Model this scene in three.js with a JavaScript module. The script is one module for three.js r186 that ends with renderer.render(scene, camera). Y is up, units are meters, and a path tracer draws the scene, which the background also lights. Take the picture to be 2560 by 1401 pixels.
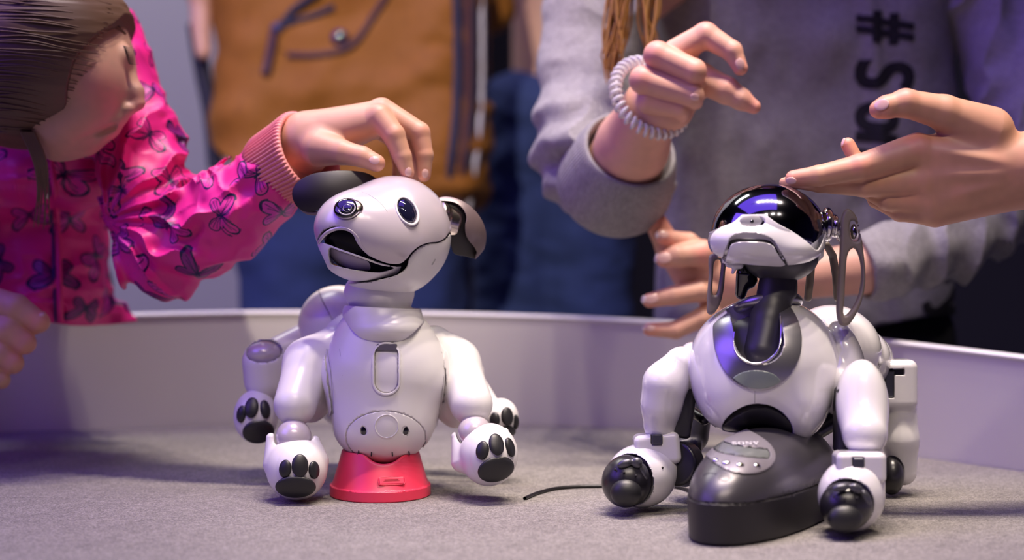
import * as THREE from 'three';
import { mergeGeometries } from 'three/addons/utils/BufferGeometryUtils.js';
import { RectAreaLightUniformsLib } from 'three/addons/lights/RectAreaLightUniformsLib.js';
import { FontLoader } from 'three/addons/loaders/FontLoader.js';

// ---------------------------------------------------------------- camera, light, exposure
const F = 4800, CX = 1280, CY = 700.5;            // focal length and centre of the 2560 x 1401 frame, in pixels
const MATY = 0.80, EYE = 0.265;                   // height of the felt table top, of the lens above it
const PITCH = Math.atan((CY - 455) / F);
const scene = new THREE.Scene();
const camera = new THREE.PerspectiveCamera(2 * Math.atan(CY / F) * 180 / Math.PI, 2560 / 1401, 0.02, 60);
camera.position.set(0, MATY + EYE, 0);
camera.rotation.set(-PITCH, 0, 0);
camera.focus = 1.56;
camera.userData.fStop = 3.0;
scene.add(camera);
scene.background = new THREE.Color(0x000000);
const renderer = new THREE.WebGLRenderer({ antialias: true });
renderer.toneMapping = THREE.LinearToneMapping;
renderer.toneMappingExposure = 1.0;
renderer.shadowMap.enabled = true;
RectAreaLightUniformsLib.init();
const WARM = new THREE.Color().setRGB(1.0, 0.85, 0.69), VIOLET = new THREE.Color().setRGB(0.36, 0.17, 1.0), HALL = new THREE.Color().setRGB(1.0, 0.97, 0.92);
function spot(x, y, z, tx, ty, tz, color, power, angle, soft) {
  const l = new THREE.SpotLight(color, power, 0, angle, 0.6, 2);
  l.position.set(x, y, z); l.target.position.set(tx, ty, tz);
  l.castShadow = true; l.shadow.radius = soft; l.shadow.mapSize.set(1024, 1024);
  scene.add(l, l.target); return l;
}
function panel(x, y, z, tx, ty, tz, w, h, color, power) {
  const l = new THREE.RectAreaLight(color, power, w, h);
  l.position.set(x, y, z); l.lookAt(tx, ty, tz); scene.add(l); return l;
}
// a row of lamps over the table (the string of white dots in the mirrored head), three in front, violet screens, one hall light
const OVERHEAD = [], FRONT = [];
for (let i = 0; i < 6; i++) OVERHEAD.push({ at: [-0.30 + i * 0.21, MATY + 2.3, -1.50 + i * 0.03], to: [-0.24 + i * 0.12, MATY, -1.60] });
for (let i = 0; i < 3; i++) FRONT.push({ at: [-0.15 + i * 0.45, MATY + 2.0, -0.05], to: [-0.12 + i * 0.2, MATY - 0.02, -1.46] });
for (const p of OVERHEAD) spot(...p.at, ...p.to, WARM, 6.0, p.at[0] < 0 ? 0.36 : 0.27, 1.6);
FRONT.push({ at: [-0.62, MATY + 2.0, -0.05], to: [-0.14, 0.98, -2.75], power: 30 });
for (const p of FRONT) spot(...p.at, ...p.to, WARM, p.power || 2.8, p.power ? 0.2 : 0.22, 1.6);
const SCREENS = [
  { at: [-2.3, 2.5, -0.7], to: [0.0, 1.0, -1.7], w: 2.0, h: 1.5, power: 2.0 },
  { at: [-0.75, 3.95, -1.3], to: [-0.75, 0.9, -1.301], w: 3.0, h: 2.6, power: 1.05 },
];
for (const s of SCREENS) panel(...s.at, ...s.to, s.w, s.h, VIOLET, s.power);
const HALL_LAMP = { at: [-1.0, 3.3, -3.1], to: [-1.0, 0.6, -4.1], w: 1.0, h: 0.5 };
panel(...HALL_LAMP.at, ...HALL_LAMP.to, 1.0, 0.5, HALL, 20);
// ---------------------------------------------------------------- helpers
const FWD = new THREE.Vector3(0, -Math.sin(PITCH), -Math.cos(PITCH)), UPV = new THREE.Vector3(0, Math.cos(PITCH), -Math.sin(PITCH));
const EYEP = camera.position.clone();
const clamp = (x, a, b) => x < a ? a : x > b ? b : x, lerp = (a, b, t) => a + (b - a) * t;
const sstep = (a, b, x) => { const t = clamp((x - a) / (b - a), 0, 1); return t * t * (3 - 2 * t); };
function rng(seed) { let s = seed >>> 0; return () => { s = (s + 0x6D2B79F5) >>> 0; let t = s; t = Math.imul(t ^ (t >>> 15), t | 1); t ^= t + Math.imul(t ^ (t >>> 7), t | 61); return ((t ^ (t >>> 14)) >>> 0) / 4294967296; }; }
// smooth value noise in 3-D
function hash3(i, j, k) { let h = Math.imul(i, 374761393) ^ Math.imul(j, 668265263) ^ Math.imul(k, 1274126177); h = Math.imul(h ^ (h >>> 13), 1274126177); return ((h ^ (h >>> 16)) >>> 0) / 4294967296; }
function noise(x, y, z) {
  const i = Math.floor(x), j = Math.floor(y), k = Math.floor(z); let a = x - i, b = y - j, c = z - k;
  a = a * a * (3 - 2 * a); b = b * b * (3 - 2 * b); c = c * c * (3 - 2 * c);
  const l = (p, q, t) => p + (q - p) * t;
  return l(l(l(hash3(i, j, k), hash3(i + 1, j, k), a), l(hash3(i, j + 1, k), hash3(i + 1, j + 1, k), a), b),
    l(l(hash3(i, j, k + 1), hash3(i + 1, j, k + 1), a), l(hash3(i, j + 1, k + 1), hash3(i + 1, j + 1, k + 1), a), b), c) * 2 - 1;
}
// A sculpting frame: axes along the lens, unit = one pixel at distance Z0, third coordinate w towards the lens. The map to the world is a plain similarity.
function frame(Z0) {
  const s = Z0 / F;
  return { s, Z0, flip: true,
    pt: (p) => { const k = 1 - p[2] / F; return [CX + (p[0] - CX) * k, CY + (p[1] - CY) * k, p[2]]; },
    k: (w) => 1 - w / F,
    out: (u, v, w, t) => { const X = (u - CX) * s, Y = -(v - CY) * s, Z = Z0 - w * s; t[0] = EYEP.x + X; t[1] = EYEP.y + UPV.y * Y + FWD.y * Z; t[2] = EYEP.z + UPV.z * Y + FWD.z * Z; },
    dir: (u, v, w, t) => { t[0] = u; t[1] = -UPV.y * v - FWD.y * w; t[2] = -UPV.z * v - FWD.z * w; } };
}
const METRIC = { s: 1, flip: false, pt: (p) => p, k: () => 1, out: (u, v, w, t) => { t[0] = u; t[1] = v; t[2] = w; }, dir: (u, v, w, t) => { t[0] = u; t[1] = v; t[2] = w; } };
function toWorld(fr, p) { const q = fr.pt(p), t = [0, 0, 0]; fr.out(q[0], q[1], q[2], t); return new THREE.Vector3(...t); }
const onFloor = (px, py, h = 0) => { // the point of the plane MATY + h that a pixel shows
  const d = FWD.clone().addScaledVector(new THREE.Vector3(1, 0, 0), (px - CX) / F).addScaledVector(UPV, (CY - py) / F);
  return EYEP.clone().addScaledVector(d, (MATY + h - EYEP.y) / d.y);
};
// ---- distance fields: f(u, v, w) with f.bb = [u0, v0, w0, u1, v1, w1]
const bbU = (a, b) => [Math.min(a[0], b[0]), Math.min(a[1], b[1]), Math.min(a[2], b[2]), Math.max(a[3], b[3]), Math.max(a[4], b[4]), Math.max(a[5], b[5])];
const withBB = (f, bb) => { f.bb = bb; return f; };
function rot3(a) { // rotation about u, v, w in degrees -> rows
  const e = new THREE.Matrix4().makeRotationFromEuler(new THREE.Euler(a[0] * Math.PI / 180, a[1] * Math.PI / 180, a[2] * Math.PI / 180)).elements;
  return [e[0], e[1], e[2], e[4], e[5], e[6], e[8], e[9], e[10]]; // row i = image of axis i
}
function prims(fr) {
  const P = {};
  P.ell = (c, r, a, basis) => { // ellipsoid
    const q = fr.pt(c), k = fr.k(c[2]), R = [r[0] * k, r[1] * k, r[2] * k], [cx, cy, cz] = q, m = Math.max(...R);
    const M = basis || (a ? rot3(a) : null), i0 = 1 / R[0], i1 = 1 / R[1], i2 = 1 / R[2];
    return withBB((x, y, z) => {
      x -= cx; y -= cy; z -= cz;
      if (M) { const X = M[0] * x + M[1] * y + M[2] * z, Y = M[3] * x + M[4] * y + M[5] * z, Z = M[6] * x + M[7] * y + M[8] * z; x = X; y = Y; z = Z; }
      x *= i0; y *= i1; z *= i2;
      const k0 = Math.sqrt(x * x + y * y + z * z); if (k0 < 1e-6) return -Math.min(...R);
      x *= i0; y *= i1; z *= i2;
      return k0 * (k0 - 1) / Math.sqrt(x * x + y * y + z * z);
    }, [cx - m, cy - m, cz - m, cx + m, cy + m, cz + m]);
  };
  P.sph = (c, r) => P.ell(c, [r, r, r]);
  P.cap = (a, ra, b, rb) => { // tapered capsule
    const p = fr.pt(a), q = fr.pt(b); ra *= fr.k(a[2]); rb *= fr.k(b[2]);
    const [ax, ay, az] = p, dx = q[0] - ax, dy = q[1] - ay, dz = q[2] - az, L = 1 / (dx * dx + dy * dy + dz * dz + 1e-12);
    return withBB((x, y, z) => {
      x -= ax; y -= ay; z -= az; let t = (x * dx + y * dy + z * dz) * L; t = t < 0 ? 0 : t > 1 ? 1 : t;
      x -= dx * t; y -= dy * t; z -= dz * t; return Math.sqrt(x * x + y * y + z * z) - ra - (rb - ra) * t;
    }, [Math.min(ax - ra, q[0] - rb), Math.min(ay - ra, q[1] - rb), Math.min(az - ra, q[2] - rb), Math.max(ax + ra, q[0] + rb), Math.max(ay + ra, q[1] + rb), Math.max(az + ra, q[2] + rb)]);
  };
  P.chain = (pts, k = 0) => { // pts: [u, v, w, r]
    const fs = []; for (let i = 0; i + 1 < pts.length; i++) fs.push(P.cap(pts[i], pts[i][3], pts[i + 1], pts[i + 1][3]));
    return k ? smin(k, ...fs) : uni(...fs);
  };
  P.box = (c, h, r = 0, a, basis) => {
    const [cx, cy, cz] = fr.pt(c), k = fr.k(c[2]), M = basis || (a ? rot3(a) : null), m = Math.hypot(...h) * k; r *= k;
    const hx = h[0] * k - r, hy = h[1] * k - r, hz = h[2] * k - r;
    return withBB((x, y, z) => {
      x -= cx; y -= cy; z -= cz;
      if (M) { const X = M[0] * x + M[1] * y + M[2] * z, Y = M[3] * x + M[4] * y + M[5] * z, Z = M[6] * x + M[7] * y + M[8] * z; x = X; y = Y; z = Z; }
      x = Math.abs(x) - hx; y = Math.abs(y) - hy; z = Math.abs(z) - hz;
      const a0 = x > 0 ? x : 0, b0 = y > 0 ? y : 0, c0 = z > 0 ? z : 0;
      return Math.sqrt(a0 * a0 + b0 * b0 + c0 * c0) + Math.min(Math.max(x, y, z), 0) - r;
    }, M ? [cx - m, cy - m, cz - m, cx + m, cy + m, cz + m] : [cx - h[0] * k, cy - h[1] * k, cz - h[2] * k, cx + h[0] * k, cy + h[1] * k, cz + h[2] * k]);
  };
  P.tor = (c, R, r, axis) => { // ring about an axis
    const [cx, cy, cz] = fr.pt(c), k = fr.k(c[2]), n = new THREE.Vector3(...axis).normalize(), m = (R + r) * k; R *= k; r *= k;
    return withBB((x, y, z) => { x -= cx; y -= cy; z -= cz; const d = x * n.x + y * n.y + z * n.z, q = Math.sqrt(Math.max(0, x * x + y * y + z * z - d * d)) - R; return Math.sqrt(q * q + d * d) - r; },
      [cx - m, cy - m, cz - m, cx + m, cy + m, cz + m]);
  };
  P.cyl = (a, b, r, rnd = 0) => { // cylinder between two points
    const p = fr.pt(a), q = fr.pt(b), k = fr.k(a[2]), d = new THREE.Vector3(q[0] - p[0], q[1] - p[1], q[2] - p[2]), L = d.length(); d.normalize(); r *= k; rnd *= k;
    return withBB((x, y, z) => { x -= p[0]; y -= p[1]; z -= p[2]; const h = x * d.x + y * d.y + z * d.z, e = Math.abs(h - L / 2) - L / 2 + rnd, g = Math.sqrt(Math.max(0, x * x + y * y + z * z - h * h)) - r + rnd;
      return Math.min(Math.max(e, g), 0) + Math.hypot(Math.max(e, 0), Math.max(g, 0)) - rnd; },
      [Math.min(p[0], q[0]) - r, Math.min(p[1], q[1]) - r, Math.min(p[2], q[2]) - r, Math.max(p[0], q[0]) + r, Math.max(p[1], q[1]) + r, Math.max(p[2], q[2]) + r]);
  };
  P.poly = (pts, w = 0, smooth = true) => { // outline in the (u, v) plane, given where it lies at depth w; a prism along w
    let q = pts.map((p) => fr.pt([p[0], p[1], w]));
    if (smooth) { const c = new THREE.CatmullRomCurve3(q.map((p) => new THREE.Vector3(p[0], p[1], 0)), true, 'centripetal'); q = c.getPoints(q.length * 4).map((v) => [v.x, v.y]); }
    const n = q.length, xs = q.map((p) => p[0]), ys = q.map((p) => p[1]);
    const exact = (x, y) => {
      let d = 1e18, s = 1;
      for (let i = 0, j = n - 1; i < n; j = i++) {
        const ex = xs[j] - xs[i], ey = ys[j] - ys[i], wx = x - xs[i], wy = y - ys[i], t = clamp((wx * ex + wy * ey) / (ex * ex + ey * ey + 1e-9), 0, 1), bx = wx - ex * t, by = wy - ey * t;
        d = Math.min(d, bx * bx + by * by);
        const c1 = y >= ys[i], c2 = y < ys[j], c3 = ex * wy > ey * wx; if ((c1 && c2 && c3) || (!c1 && !c2 && !c3)) s = -s;
      }
      return s * Math.sqrt(d);
    };
    const x0 = Math.min(...xs), x1 = Math.max(...xs), y0 = Math.min(...ys), y1 = Math.max(...ys), m = 24, st = Math.max(1.2, Math.max(x1 - x0, y1 - y0) / 240), gx = Math.ceil((x1 - x0 + 2 * m) / st) + 2, gy = Math.ceil((y1 - y0 + 2 * m) / st) + 2, G = new Float32Array(gx * gy).fill(NaN);
    const at = (i, j) => { const o = j * gx + i; let v = G[o]; if (v !== v) v = G[o] = exact(x0 - m + i * st, y0 - m + j * st); return v; };
    return withBB((x, y) => { // looked up on a fine grid that fills as it is used
      const a = (x - x0 + m) / st, b = (y - y0 + m) / st, i = Math.floor(a), j = Math.floor(b);
      if (i < 0 || j < 0 || i >= gx - 1 || j >= gy - 1) return Math.max(m, Math.hypot(Math.max(x0 - x, x - x1, 0), Math.max(y0 - y, y - y1, 0)));
      const p = a - i, r = b - j, t = at(i, j), u = at(i, j + 1); return (t + (at(i + 1, j) - t) * p) * (1 - r) + (u + (at(i + 1, j + 1) - u) * p) * r;
    }, [x0, y0, -1e9, x1, y1, 1e9]);
  };
  P.rr = (cx, cy, hx, hy, r, w = 0, deg = 0) => { // rounded rectangle or pill prism along w
    const [a, b] = fr.pt([cx, cy, w]), k = fr.k(w), co = Math.cos(deg * Math.PI / 180), si = Math.sin(deg * Math.PI / 180); hx *= k; hy *= k; r *= k;
    return withBB((x, y) => { x -= a; y -= b; const X = Math.abs(co * x + si * y) - hx + r, Y = Math.abs(-si * x + co * y) - hy + r; return Math.min(Math.max(X, Y), 0) + Math.hypot(Math.max(X, 0), Math.max(Y, 0)) - r; }, [a - hx - hy, b - hx - hy, -1e9, a + hx + hy, b + hx + hy, 1e9]);
  };
  P.oval = (cx, cy, rx, ry, w = 0, deg = 0) => { // elliptic prism along w
    const [a, b] = fr.pt([cx, cy, w]), k = fr.k(w), co = Math.cos(deg * Math.PI / 180), si = Math.sin(deg * Math.PI / 180), m = Math.max(rx, ry) * k; rx *= k; ry *= k;
    return withBB((x, y) => { x -= a; y -= b; let X = (co * x + si * y) / rx, Y = (-si * x + co * y) / ry; const k0 = Math.hypot(X, Y); if (k0 < 1e-5) return -Math.min(rx, ry); return k0 * (k0 - 1) / Math.hypot(X / rx, Y / ry); }, [a - m, b - m, -1e9, a + m, b + m, 1e9]);
  };
  P.half = (n, p) => { const [a, b, c] = fr.pt(p), v = new THREE.Vector3(...n).normalize(); return withBB((x, y, z) => (x - a) * v.x + (y - b) * v.y + (z - c) * v.z, [-1e9, -1e9, -1e9, 1e9, 1e9, 1e9]); }; // inside: behind the plane
  P.hit = (f, px, py, w0 = 640, w1 = -600) => { // front surface along the pixel's ray: [u, v, w, normal] (as image point)
    let w = w0, d; for (let i = 0; i < 400 && w > w1; i++) { const q = fr.pt([px, py, w]); d = f(q[0], q[1], q[2]); if (d < 0.05) break; w -= Math.max(0.05, d * 0.7); }
    const q = fr.pt([px, py, w]), e = 0.8, n = new THREE.Vector3(f(q[0] + e, q[1], q[2]) - f(q[0] - e, q[1], q[2]), f(q[0], q[1] + e, q[2]) - f(q[0], q[1] - e, q[2]), f(q[0], q[1], q[2] + e) - f(q[0], q[1], q[2] - e)).normalize();
    return { w, n, p: [px, py, w], q };
  };
  P.basis = (n, deg = 0) => { // rows: across, down, out
    const b3 = n.clone().normalize(), b1 = new THREE.Vector3(0, 1, 0).cross(b3); if (b1.length() < 0.05) b1.set(1, 0, 0); b1.normalize(); const b2 = new THREE.Vector3().crossVectors(b3, b1), t = deg * Math.PI / 180;
    const c1 = b1.clone().multiplyScalar(Math.cos(t)).addScaledVector(b2, Math.sin(t)), c2 = b2.clone().multiplyScalar(Math.cos(t)).addScaledVector(b1, -Math.sin(t));
    return [c1.x, c1.y, c1.z, c2.x, c2.y, c2.z, b3.x, b3.y, b3.z];
  };
  return P;
}
function uni(...fs) { const n = fs.length; return withBB((x, y, z) => { let d = fs[0](x, y, z); for (let i = 1; i < n; i++) { const e = fs[i](x, y, z); if (e < d) d = e; } return d; }, fs.map((f) => f.bb).reduce(bbU)); }
function smin(k, ...fs) { const n = fs.length; return withBB((x, y, z) => { let d = fs[0](x, y, z); for (let i = 1; i < n; i++) { const e = fs[i](x, y, z), h = k - Math.abs(d - e); d = Math.min(d, e) - (h > 0 ? h * h / (4 * k) : 0); } return d; }, fs.map((f) => f.bb).reduce(bbU)); }
function cut(a, ...bs) { return withBB((x, y, z) => { let d = a(x, y, z); if (d > 40) return d; for (const b of bs) { const e = -b(x, y, z); if (e > d) d = e; } return d; }, a.bb); }
function scut(k, a, b) { return withBB((x, y, z) => { const d = a(x, y, z), e = -b(x, y, z), h = k - Math.abs(d - e); return Math.max(d, e) + (h > 0 ? h * h / (4 * k) : 0); }, a.bb); }
function both(a, ...bs) { let bb = a.bb; for (const b of bs) bb = [Math.max(bb[0], b.bb[0]), Math.max(bb[1], b.bb[1]), Math.max(bb[2], b.bb[2]), Math.min(bb[3], b.bb[3]), Math.min(bb[4], b.bb[4]), Math.min(bb[5], b.bb[5])]; return withBB((x, y, z) => { let d = a(x, y, z); for (const b of bs) { if (d > 40) return d; const e = b(x, y, z); if (e > d) d = e; } return d; }, bb); }
function grow(a, r) { const b = a.bb; return withBB((x, y, z) => a(x, y, z) - r, [b[0] - r, b[1] - r, b[2] - r, b[3] + r, b[4] + r, b[5] + r]); }
function bump(a, g, m) { const b = a.bb; return withBB((x, y, z) => { const d = a(x, y, z); return d > m * 2.2 || d < -m * 2.2 ? d : d - g(x, y, z); }, [b[0] - m, b[1] - m, b[2] - m, b[3] + m, b[4] + m, b[5] + m]); }
const even = (f, reach = 40) => withBB((x, y, z) => { const d = f(x, y, z); if (d > reach || d < -reach * 3) return d; const e = 1.5, g = Math.hypot(f(x + e, y, z) - f(x - e, y, z), f(x, y + e, z) - f(x, y - e, z), f(x, y, z + e) - f(x, y, z - e)) / (2 * e); return d / Math.max(g, 0.3); }, f.bb);
const neg = (a) => withBB((x, y, z) => -a(x, y, z), [-1e9, -1e9, -1e9, 1e9, 1e9, 1e9]);
const aboveMat = (fr, h = 0.0004) => { const t = [0, 0, 0]; return withBB((x, y, z) => { fr.out(x, y, z, t); return (MATY + h - t[1]) / fr.s; }, [-1e9, -1e9, -1e9, 1e9, 1e9, 1e9]); };
// ---- surface nets
let TRIS = 0;
function net(fr, f, cell, opt = {}) {
  const T0 = Date.now();
  const b = opt.bb ? [Math.max(f.bb[0], opt.bb[0]), Math.max(f.bb[1], opt.bb[1]), Math.max(f.bb[2], opt.bb[2]), Math.min(f.bb[3], opt.bb[3]), Math.min(f.bb[4], opt.bb[4]), Math.min(f.bb[5], opt.bb[5])] : f.bb, pad = cell * 2.01;
  const x0 = b[0] - pad, y0 = b[1] - pad, z0 = b[2] - pad, nx = Math.ceil((b[3] - b[0] + 2 * pad) / cell) + 1, ny = Math.ceil((b[4] - b[1] + 2 * pad) / cell) + 1, nz = Math.ceil((b[5] - b[2] + 2 * pad) / cell) + 1;
  if (!(nx * ny * nz < 6e7)) throw new Error('grid ' + nx + ' ' + ny + ' ' + nz);
  const V = new Float32Array(nx * ny * nz), B = 6, hd = B * cell * 0.87 * (opt.margin || 1.9);
  for (let K = 0; K < nz; K += B) for (let J = 0; J < ny; J += B) for (let I = 0; I < nx; I += B) {
    const c = f(x0 + (I + B / 2 - 0.5) * cell, y0 + (J + B / 2 - 0.5) * cell, z0 + (K + B / 2 - 0.5) * cell), far = Math.abs(c) > hd;
    for (let k = K; k < Math.min(K + B, nz); k++) for (let j = J; j < Math.min(J + B, ny); j++) { let o = (k * ny + j) * nx + I; for (let i = I; i < Math.min(I + B, nx); i++, o++) V[o] = far ? c : f(x0 + i * cell, y0 + j * cell, z0 + k * cell); }
  }
  const id = new Int32Array(nx * ny * nz).fill(-1), pos = [], idx = [], sx = 1, sy = nx, sz = nx * ny;
  const E = [[0, 1], [2, 3], [4, 5], [6, 7], [0, 2], [1, 3], [4, 6], [5, 7], [0, 4], [1, 5], [2, 6], [3, 7]], off = [0, sx, sy, sx + sy, sz, sx + sz, sy + sz, sx + sy + sz];
  for (let k = 0; k < nz - 1; k++) for (let j = 0; j < ny - 1; j++) for (let i = 0; i < nx - 1; i++) {
    const o = (k * ny + j) * nx + i; let m = 0; for (let c = 0; c < 8; c++) if (V[o + off[c]] < 0) m |= 1 << c;
    if (m === 0 || m === 255) continue;
    let a = 0, bb = 0, cc = 0, n = 0;
    for (const [p, q] of E) { if (((m >> p) & 1) === ((m >> q) & 1)) continue; const vp = V[o + off[p]], vq = V[o + off[q]], t = vp / (vp - vq); a += (p & 1) + ((q & 1) - (p & 1)) * t; bb += ((p >> 1) & 1) + (((q >> 1) & 1) - ((p >> 1) & 1)) * t; cc += (p >> 2) + ((q >> 2) - (p >> 2)) * t; n++; }
    id[o] = pos.length / 3; pos.push(x0 + (i + a / n) * cell, y0 + (j + bb / n) * cell, z0 + (k + cc / n) * cell);
  }
  const quad = (a, b2, c, d, fl) => { if (fl) idx.push(a, b2, c, a, c, d); else idx.push(a, c, b2, a, d, c); };
  for (let k = 1; k < nz - 1; k++) for (let j = 1; j < ny - 1; j++) for (let i = 1; i < nx - 1; i++) {
    const o = (k * ny + j) * nx + i, s = V[o] < 0;
    if (s !== V[o + sx] < 0) quad(id[o - sy - sz], id[o - sz], id[o], id[o - sy], s);
    if (s !== V[o + sy] < 0) quad(id[o - sx - sz], id[o - sx], id[o], id[o - sz], s);
    if (s !== V[o + sz] < 0) quad(id[o - sx - sy], id[o - sy], id[o], id[o - sx], s);
  }
  const N = pos.length / 3, P = new Float32Array(N * 3), Q = new Float32Array(N * 3), t = [0, 0, 0], e = cell * 0.4, C = opt.color ? new Float32Array(N * 3) : null;
  for (let v = 0; v < N; v++) {
    let x = pos[3 * v], y = pos[3 * v + 1], z = pos[3 * v + 2], gx, gy, gz, l, d;
    for (let it = 0; it < 2; it++) {
      gx = f(x + e, y, z) - f(x - e, y, z); gy = f(x, y + e, z) - f(x, y - e, z); gz = f(x, y, z + e) - f(x, y, z - e); l = Math.hypot(gx, gy, gz) || 1e-9;
      if (it === 0) { d = clamp(f(x, y, z) * 2 * e / l, -cell * 0.5, cell * 0.5); x -= d * gx / l; y -= d * gy / l; z -= d * gz / l; pos[3 * v] = x; pos[3 * v + 1] = y; pos[3 * v + 2] = z; }
    }
    fr.out(x, y, z, t); P[3 * v] = t[0]; P[3 * v + 1] = t[1]; P[3 * v + 2] = t[2];
    fr.dir(gx / l, gy / l, gz / l, t); Q[3 * v] = t[0]; Q[3 * v + 1] = t[1]; Q[3 * v + 2] = t[2];
    if (C) { const c = opt.color(x, y, z, gx / l, gy / l, gz / l); C[3 * v] = c[0]; C[3 * v + 1] = c[1]; C[3 * v + 2] = c[2]; }
  }
  if (fr.flip) for (let i = 0; i < idx.length; i += 3) { const a = idx[i]; idx[i] = idx[i + 1]; idx[i + 1] = a; }
  let g = new THREE.BufferGeometry();
  if (opt.uv) { // uv per triangle, so that wrapped coordinates do not smear
    const M = idx.length, PP = new Float32Array(M * 3), QQ = new Float32Array(M * 3), UV = new Float32Array(M * 2);
    for (let i = 0; i < M; i += 3) {
      const ctr = [0, 0, 0]; for (let c = 0; c < 3; c++) for (let a = 0; a < 3; a++) ctr[a] += pos[3 * idx[i + c] + a] / 3;
      const ch = opt.uv.pick ? opt.uv.pick(ctr) : null;
      for (let c = 0; c < 3; c++) { const v = idx[i + c]; for (let a = 0; a < 3; a++) { PP[3 * (i + c) + a] = P[3 * v + a]; QQ[3 * (i + c) + a] = Q[3 * v + a]; } const r = opt.uv.map(pos[3 * v], pos[3 * v + 1], pos[3 * v + 2], ch, ctr); UV[2 * (i + c)] = r[0]; UV[2 * (i + c) + 1] = r[1]; }
    }
    g.setAttribute('position', new THREE.BufferAttribute(PP, 3)); g.setAttribute('normal', new THREE.BufferAttribute(QQ, 3)); g.setAttribute('uv', new THREE.BufferAttribute(UV, 2));
  } else {
    g.setAttribute('position', new THREE.BufferAttribute(P, 3)); g.setAttribute('normal', new THREE.BufferAttribute(Q, 3)); if (C) g.setAttribute('color', new THREE.BufferAttribute(C, 3)); g.setIndex(idx);
  }
  TRIS += idx.length / 3; g.userData.tris = idx.length / 3; g.userData.ms = Date.now() - T0; return g;
}
// uv round a chain of bones: u round the bone in metres, v along it
function boneUV(fr, bones, s) { // bones: [[p, q], ...] as image points
  const L = []; let off = 0;
  for (const [a, b] of bones) { const p = new THREE.Vector3(...fr.pt(a)), q = new THREE.Vector3(...fr.pt(b)), d = q.clone().sub(p), len = d.length(); d.normalize(); const e = new THREE.Vector3(0.31, 0.2, -1).addScaledVector(d, -new THREE.Vector3(0.31, 0.2, -1).dot(d)).normalize(), g = new THREE.Vector3().crossVectors(d, e); L.push({ p, d, len, e, g, off }); off += len; }
  const tmp = new THREE.Vector3(), polar = (b, x, y, z) => { tmp.set(x - b.p.x, y - b.p.y, z - b.p.z); return [tmp.dot(b.d), tmp.dot(b.e), tmp.dot(b.g)]; };
  return { pick: (c) => { let best = null, bd = 1e18; for (const b of L) { const [h, e, g] = polar(b, ...c), hh = h - clamp(h, 0, b.len), d = hh * hh + e * e + g * g; if (d < bd) { bd = d; best = { b, ang: Math.atan2(g, e), R: Math.hypot(e, g) }; } } return best; },
    map: (x, y, z, ch) => { const [h, e, g] = polar(ch.b, x, y, z); let a = Math.atan2(g, e) - ch.ang; a -= Math.round(a / (2 * Math.PI)) * 2 * Math.PI; return [(a + ch.ang) * s.R * fr.s, (h + ch.b.off) * fr.s]; } };
}
// ---- things and parts
const used = {};
const numbered = (n) => { const k = used[n] = (used[n] ?? -1) + 1; return k ? n + '_' + String(k).padStart(3, '0') : n; };
const BASE = new Map();
function thing(name, label, category, at = [0, 0, 0], group) {
  const o = new THREE.Group(); o.name = numbered(name); const v = at.isVector3 ? at : new THREE.Vector3(...at); o.position.copy(v); scene.add(o); BASE.set(o, v);
  o.userData = { label, category }; if (group) o.userData.group = group; return o;
}
function structure(name, geo, mat, label, category) { const m = new THREE.Mesh(geo, mat); m.name = name; m.castShadow = m.receiveShadow = true; m.userData = { kind: 'structure', label, category }; scene.add(m); BASE.set(m, new THREE.Vector3()); return m; }
function part(parent, name, geo, mat, label) {
  const m = new THREE.Mesh(geo, mat), b = BASE.get(parent); geo.translate(-b.x, -b.y, -b.z);
  m.name = name; m.castShadow = m.receiveShadow = true; if (label) m.userData.label = label; parent.add(m); BASE.set(m, b); return m;
}
const sub = part;
// tube along points (world), with uv in metres
function tube(pts, r, seg = 64, rad = 8, closed = false) { const c = new THREE.CatmullRomCurve3(pts, closed, 'centripetal'); return new THREE.TubeGeometry(c, seg, r, rad, closed); }
// tapering lock / cord: radii along the way, round or flat section
function lock(pts, rf, seg = 24, rad = 6) {
  const c = new THREE.CatmullRomCurve3(pts, false, 'centripetal'), g = new THREE.TubeGeometry(c, seg, 1, rad, false), P = g.attributes.position;
  for (let i = 0; i <= seg; i++) { const ctr = c.getPointAt(i / seg), r = rf(i / seg); for (let j = 0; j <= rad; j++) { const k = i * (rad + 1) + j; P.setXYZ(k, ctr.x + (P.getX(k) - ctr.x) * r, ctr.y + (P.getY(k) - ctr.y) * r, ctr.z + (P.getZ(k) - ctr.z) * r); } }
  return g;
}
const std = (o) => new THREE.MeshStandardMaterial(o), phy = (o) => new THREE.MeshPhysicalMaterial(o);
const lin = (r, g, b) => new THREE.Color().setRGB(r, g, b);
function noiseTexture(n, fn, srgb) { // fn(x, y) in 0..1 -> [r, g, b] 0..255, wraps if fn does
  const d = new Uint8Array(n * n * 4); for (let y = 0; y < n; y++) for (let x = 0; x < n; x++) { const c = fn(x / n, y / n, x, y), o = (y * n + x) * 4; d[o] = c[0]; d[o + 1] = c[1]; d[o + 2] = c[2]; d[o + 3] = 255; }
  const t = new THREE.DataTexture(d, n, n); t.wrapS = t.wrapT = THREE.RepeatWrapping; t.magFilter = THREE.LinearFilter; t.minFilter = THREE.LinearMipmapLinearFilter; t.generateMipmaps = true; if (srgb) t.colorSpace = THREE.SRGBColorSpace; t.needsUpdate = true; return t;
}
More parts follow.
